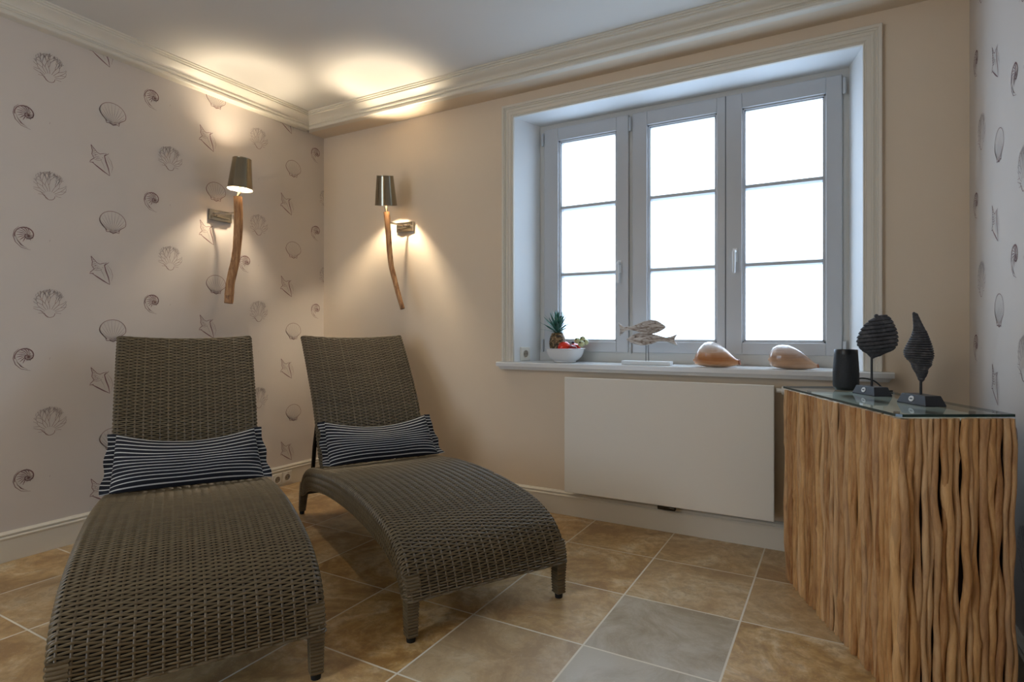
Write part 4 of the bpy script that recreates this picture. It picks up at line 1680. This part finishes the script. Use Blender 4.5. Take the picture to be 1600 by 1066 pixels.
# ------------------------------------------------------------------ fruit bowl
BX, BY = 1.829, 0.088
bowl = MB()
prof_o = [(0.001, 0.0), (0.060, 0.0), (0.064, 0.003), (0.064, 0.008), (0.076, 0.015), (0.094, 0.032), (0.104, 0.052), (0.109, 0.072), (0.116, 0.0765), (0.117, 0.0785), (0.114, 0.0795), (0.105, 0.074), (0.100, 0.054), (0.089, 0.034), (0.070, 0.018), (0.040, 0.010), (0.001, 0.009)]
bowl.lathe(prof_o, seg=64)
bo = bowl.build('fruit_bowl', Mat('white_porcelain', srgb(222, 222, 222), 0.18), smooth=True, angle=40)
bo.location = (BX, BY, SZ + .0005)
tag(bo, 'white porcelain fruit bowl at the left end of the window sill', 'bowl')

M_pine = Mat('pineapple_skin', srgb(96, 74, 44), 0.6)
pn = M_pine.noise(70, 3)
M_pine.color(M_pine.ramp(pn, [(0.38, srgb(40, 34, 24)), (0.5, srgb(104, 82, 44)), (0.62, srgb(168, 142, 108))]))
M_leaf = Mat('pineapple_leaf', srgb(40, 88, 70), 0.45)
ln = M_leaf.noise(24, 3)
M_leaf.color(M_leaf.ramp(ln, [(0.35, srgb(34, 78, 64)), (0.55, srgb(66, 118, 104)), (0.7, srgb(122, 164, 154))]))
px_, py_, pz_ = 1.776, 0.102, 0.874
pine = thing('pineapple', 'pineapple with blue-green leaf crown standing in the fruit bowl', 'fruit', (px_, py_, pz_))
m = MB()
rings = []
for k in range(41):
    t = k / 40
    z = 0.130 * t
    r = 0.042 * (math.sin(math.pi * (0.10 + 0.76 * t))) ** 0.62
    if k in (0, 40):
        r *= 0.4
    ring = []
    for j in range(48):
        a = 2 * math.pi * j / 48
        u_ = j / 48 * 12
        v_2 = t * 9
        d1 = abs(((u_ + v_2) % 1) - 0.5) * 2
        d2 = abs(((u_ - v_2) % 1) - 0.5) * 2
        bmp = (1 - max(d1, d2) ** 3) * 0.0060
        ring.append(((r + bmp) * math.cos(a), (r + bmp) * math.sin(a), z))
    rings.append(ring)
m.rings(rings)
m.build('pineapple_body', M_pine, pine, smooth=True, angle=80)
m = MB()
rnd = random.Random(4)
NL = 46
for k in range(NL):
    t = k / (NL - 1)
    az = k * 2.39996
    el = math.radians(8 + 76 * t ** 0.9)
    L = 0.072 + 0.042 * math.sin(math.pi * min(1, t * 0.9 + 0.10))
    if t > 0.8:
        L = 0.085 + 0.022 * rnd.random()
    wdt = 0.0115
    hz = 0.126 + 0.040 * t
    dirh = Vector((math.cos(az), math.sin(az), 0))
    sd_ = Vector((-math.sin(az), math.cos(az), 0))
    p = Vector((0, 0, hz)) + dirh * 0.010 * (1 - t)
    Lp, Rp, Cp = [], [], []
    ang = el
    curl = rnd.uniform(-0.5, 0.9) * (1 - t) - 0.06
    for i in range(9):
        s = i / 8
        w = wdt * (1 - s ** 1.6) * (0.75 + 0.6 * s if s < 0.5 else 1.05)
        Lp.append(p - sd_ * w + Vector((0, 0, 0.002 * (1 - s))))
        Rp.append(p + sd_ * w + Vector((0, 0, 0.002 * (1 - s))))
        Cp.append(p.copy())
        ang2 = ang + curl * 0.15 * i / 8 * 3
        p = p + (dirh * math.cos(ang2) + Vector((0, 0, math.sin(ang2)))) * (L / 8)
    vs = Lp + Cp + Rp
    fs = []
    for i in range(8):
        fs.append((i, 9 + i, 9 + i + 1, i + 1))
        fs.append((9 + i, 18 + i, 18 + i + 1, 9 + i + 1))
    m.add(vs, fs)
cro = m.build('leaf_crown', M_leaf, pine, smooth=True)
sd2 = cro.modifiers.new('leaf_thickness', 'SOLIDIFY')
sd2.thickness = 0.0008


def fruit_ball(mb, c, r, sq=1.0, lobes=0, amp=0.0, n=24):
    rings = []
    for i in range(n + 1):
        t = math.pi * i / n
        ring = []
        for j in range(n):
            a = 2 * math.pi * j / n
            rr = r * (1 + amp * math.cos(lobes * a) * math.sin(t))
            dip = 1 - 0.18 * math.exp(-(t / 0.35) ** 2) - 0.10 * math.exp(-((math.pi - t) / 0.3) ** 2)
            ring.append((c[0] + max(1e-5, rr * math.sin(t)) * math.cos(a), c[1] + max(1e-5, rr * math.sin(t)) * math.sin(a), c[2] + r * sq * dip * math.cos(t)))
        rings.append(ring)
    mb.rings(rings)


def fruit(name, label, cat, c, r, mat, sq=1.0, lobes=0, amp=0.0, tilt=(0, 0), stem=None, group=None):
    t = thing(name, label, cat, c, 0, group)
    t.rotation_euler = (tilt[0], tilt[1], 0)
    mb = MB()
    fruit_ball(mb, (0, 0, 0), r, sq, lobes, amp)
    mb.build('flesh', mat, t, smooth=True)
    if stem:
        s = MB()
        if stem == 'calyx':
            s.lathe([(0.0001, r * sq * 0.80), (r * 0.30, r * sq * 0.84), (r * 0.26, r * sq * 0.98), (0.0001, r * sq * 1.02)], (0, 0, 0), 10)
            s.build('calyx', Mat('dark_calyx', srgb(34, 24, 18), 0.8), t, smooth=True)
        else:
            s.tube([(0, 0, r * sq * 0.76), (0.002, 0, r * sq * 1.05), (0.006, 0, r * sq * 1.25)], [0.002, 0.002, 0.0026], 8)
            s.build('stem', Mat('green_brown_stem', srgb(70, 80, 40), 0.7), t, smooth=True)
    return t


M_red = Mat('red_fruit_skin', srgb(196, 30, 18), 0.25)
M_red.color(M_red.ramp(M_red.noise(18, 3), [(0.35, srgb(176, 22, 14)), (0.65, srgb(220, 52, 26))]))
M_dred = Mat('dark_red_fruit_skin', srgb(120, 16, 22), 0.3)
M_dred.color(M_dred.ramp(M_dred.noise(22, 3), [(0.35, srgb(96, 12, 20)), (0.65, srgb(150, 24, 26))]))
M_green = Mat('pale_green_fruit_skin', srgb(176, 178, 128), 0.4)
M_green.color(M_green.ramp(M_green.noise(40, 4), [(0.35, srgb(150, 150, 96)), (0.65, srgb(204, 206, 160))]))
M_plum = Mat('dark_plum_skin', srgb(38, 26, 60), 0.3)
fruit('red_pepper', 'bright red pepper in the bowl, next to the pineapple', 'fruit', (1.844, 0.042, 0.922), 0.036, M_red, 0.88, 3, 0.06, (0.25, -0.15))
fruit('red_pepper', 'bright red pepper in the middle of the bowl, behind its twin', 'fruit', (1.886, 0.100, 0.917), 0.032, M_red, 0.85, 3, 0.06, (0.2, 0.2))
fruit('apple', 'dark red apple low in the bowl, under the pale green fruits', 'fruit', (1.898, 0.042, 0.913), 0.024, M_dred, 0.9, 0, 0, (0.1, 0.3))
fruit('apple', 'red apple at the back of the bowl, mostly hidden behind the red peppers', 'fruit', (1.838, 0.148, 0.902), 0.030, M_dred, 0.9, 0, 0, (0, 0))
fruit('plum', 'tiny dark plum perched on top of the red peppers', 'fruit', (1.874, 0.100, 0.947), 0.0085, M_plum, 1.0)
GG = 'pale green fruits with dark eyes'
CT = (0.95, -0.35)
fruit('guava', 'pale green fruit with dark eye, lowest and nearest of the four', 'fruit', (1.944, 0.052, 0.941), 0.0185, M_green, 0.9, 0, 0, CT, 'calyx', GG)
fruit('guava', 'pale green fruit with dark eye, leftmost of the four beside the dark plum', 'fruit', (1.909, 0.078, 0.958), 0.0175, M_green, 0.95, 0, 0, CT, 'calyx', GG)
fruit('guava', 'pale green fruit with dark eye, topmost of the four', 'fruit', (1.931, 0.103, 0.966), 0.0175, M_green, 0.95, 0, 0, CT, 'calyx', GG)
fruit('guava', 'pale green fruit with dark eye, rightmost of the four above the bowl rim', 'fruit', (1.955, 0.090, 0.950), 0.0170, M_green, 0.95, 0, 0, CT, 'calyx', GG)
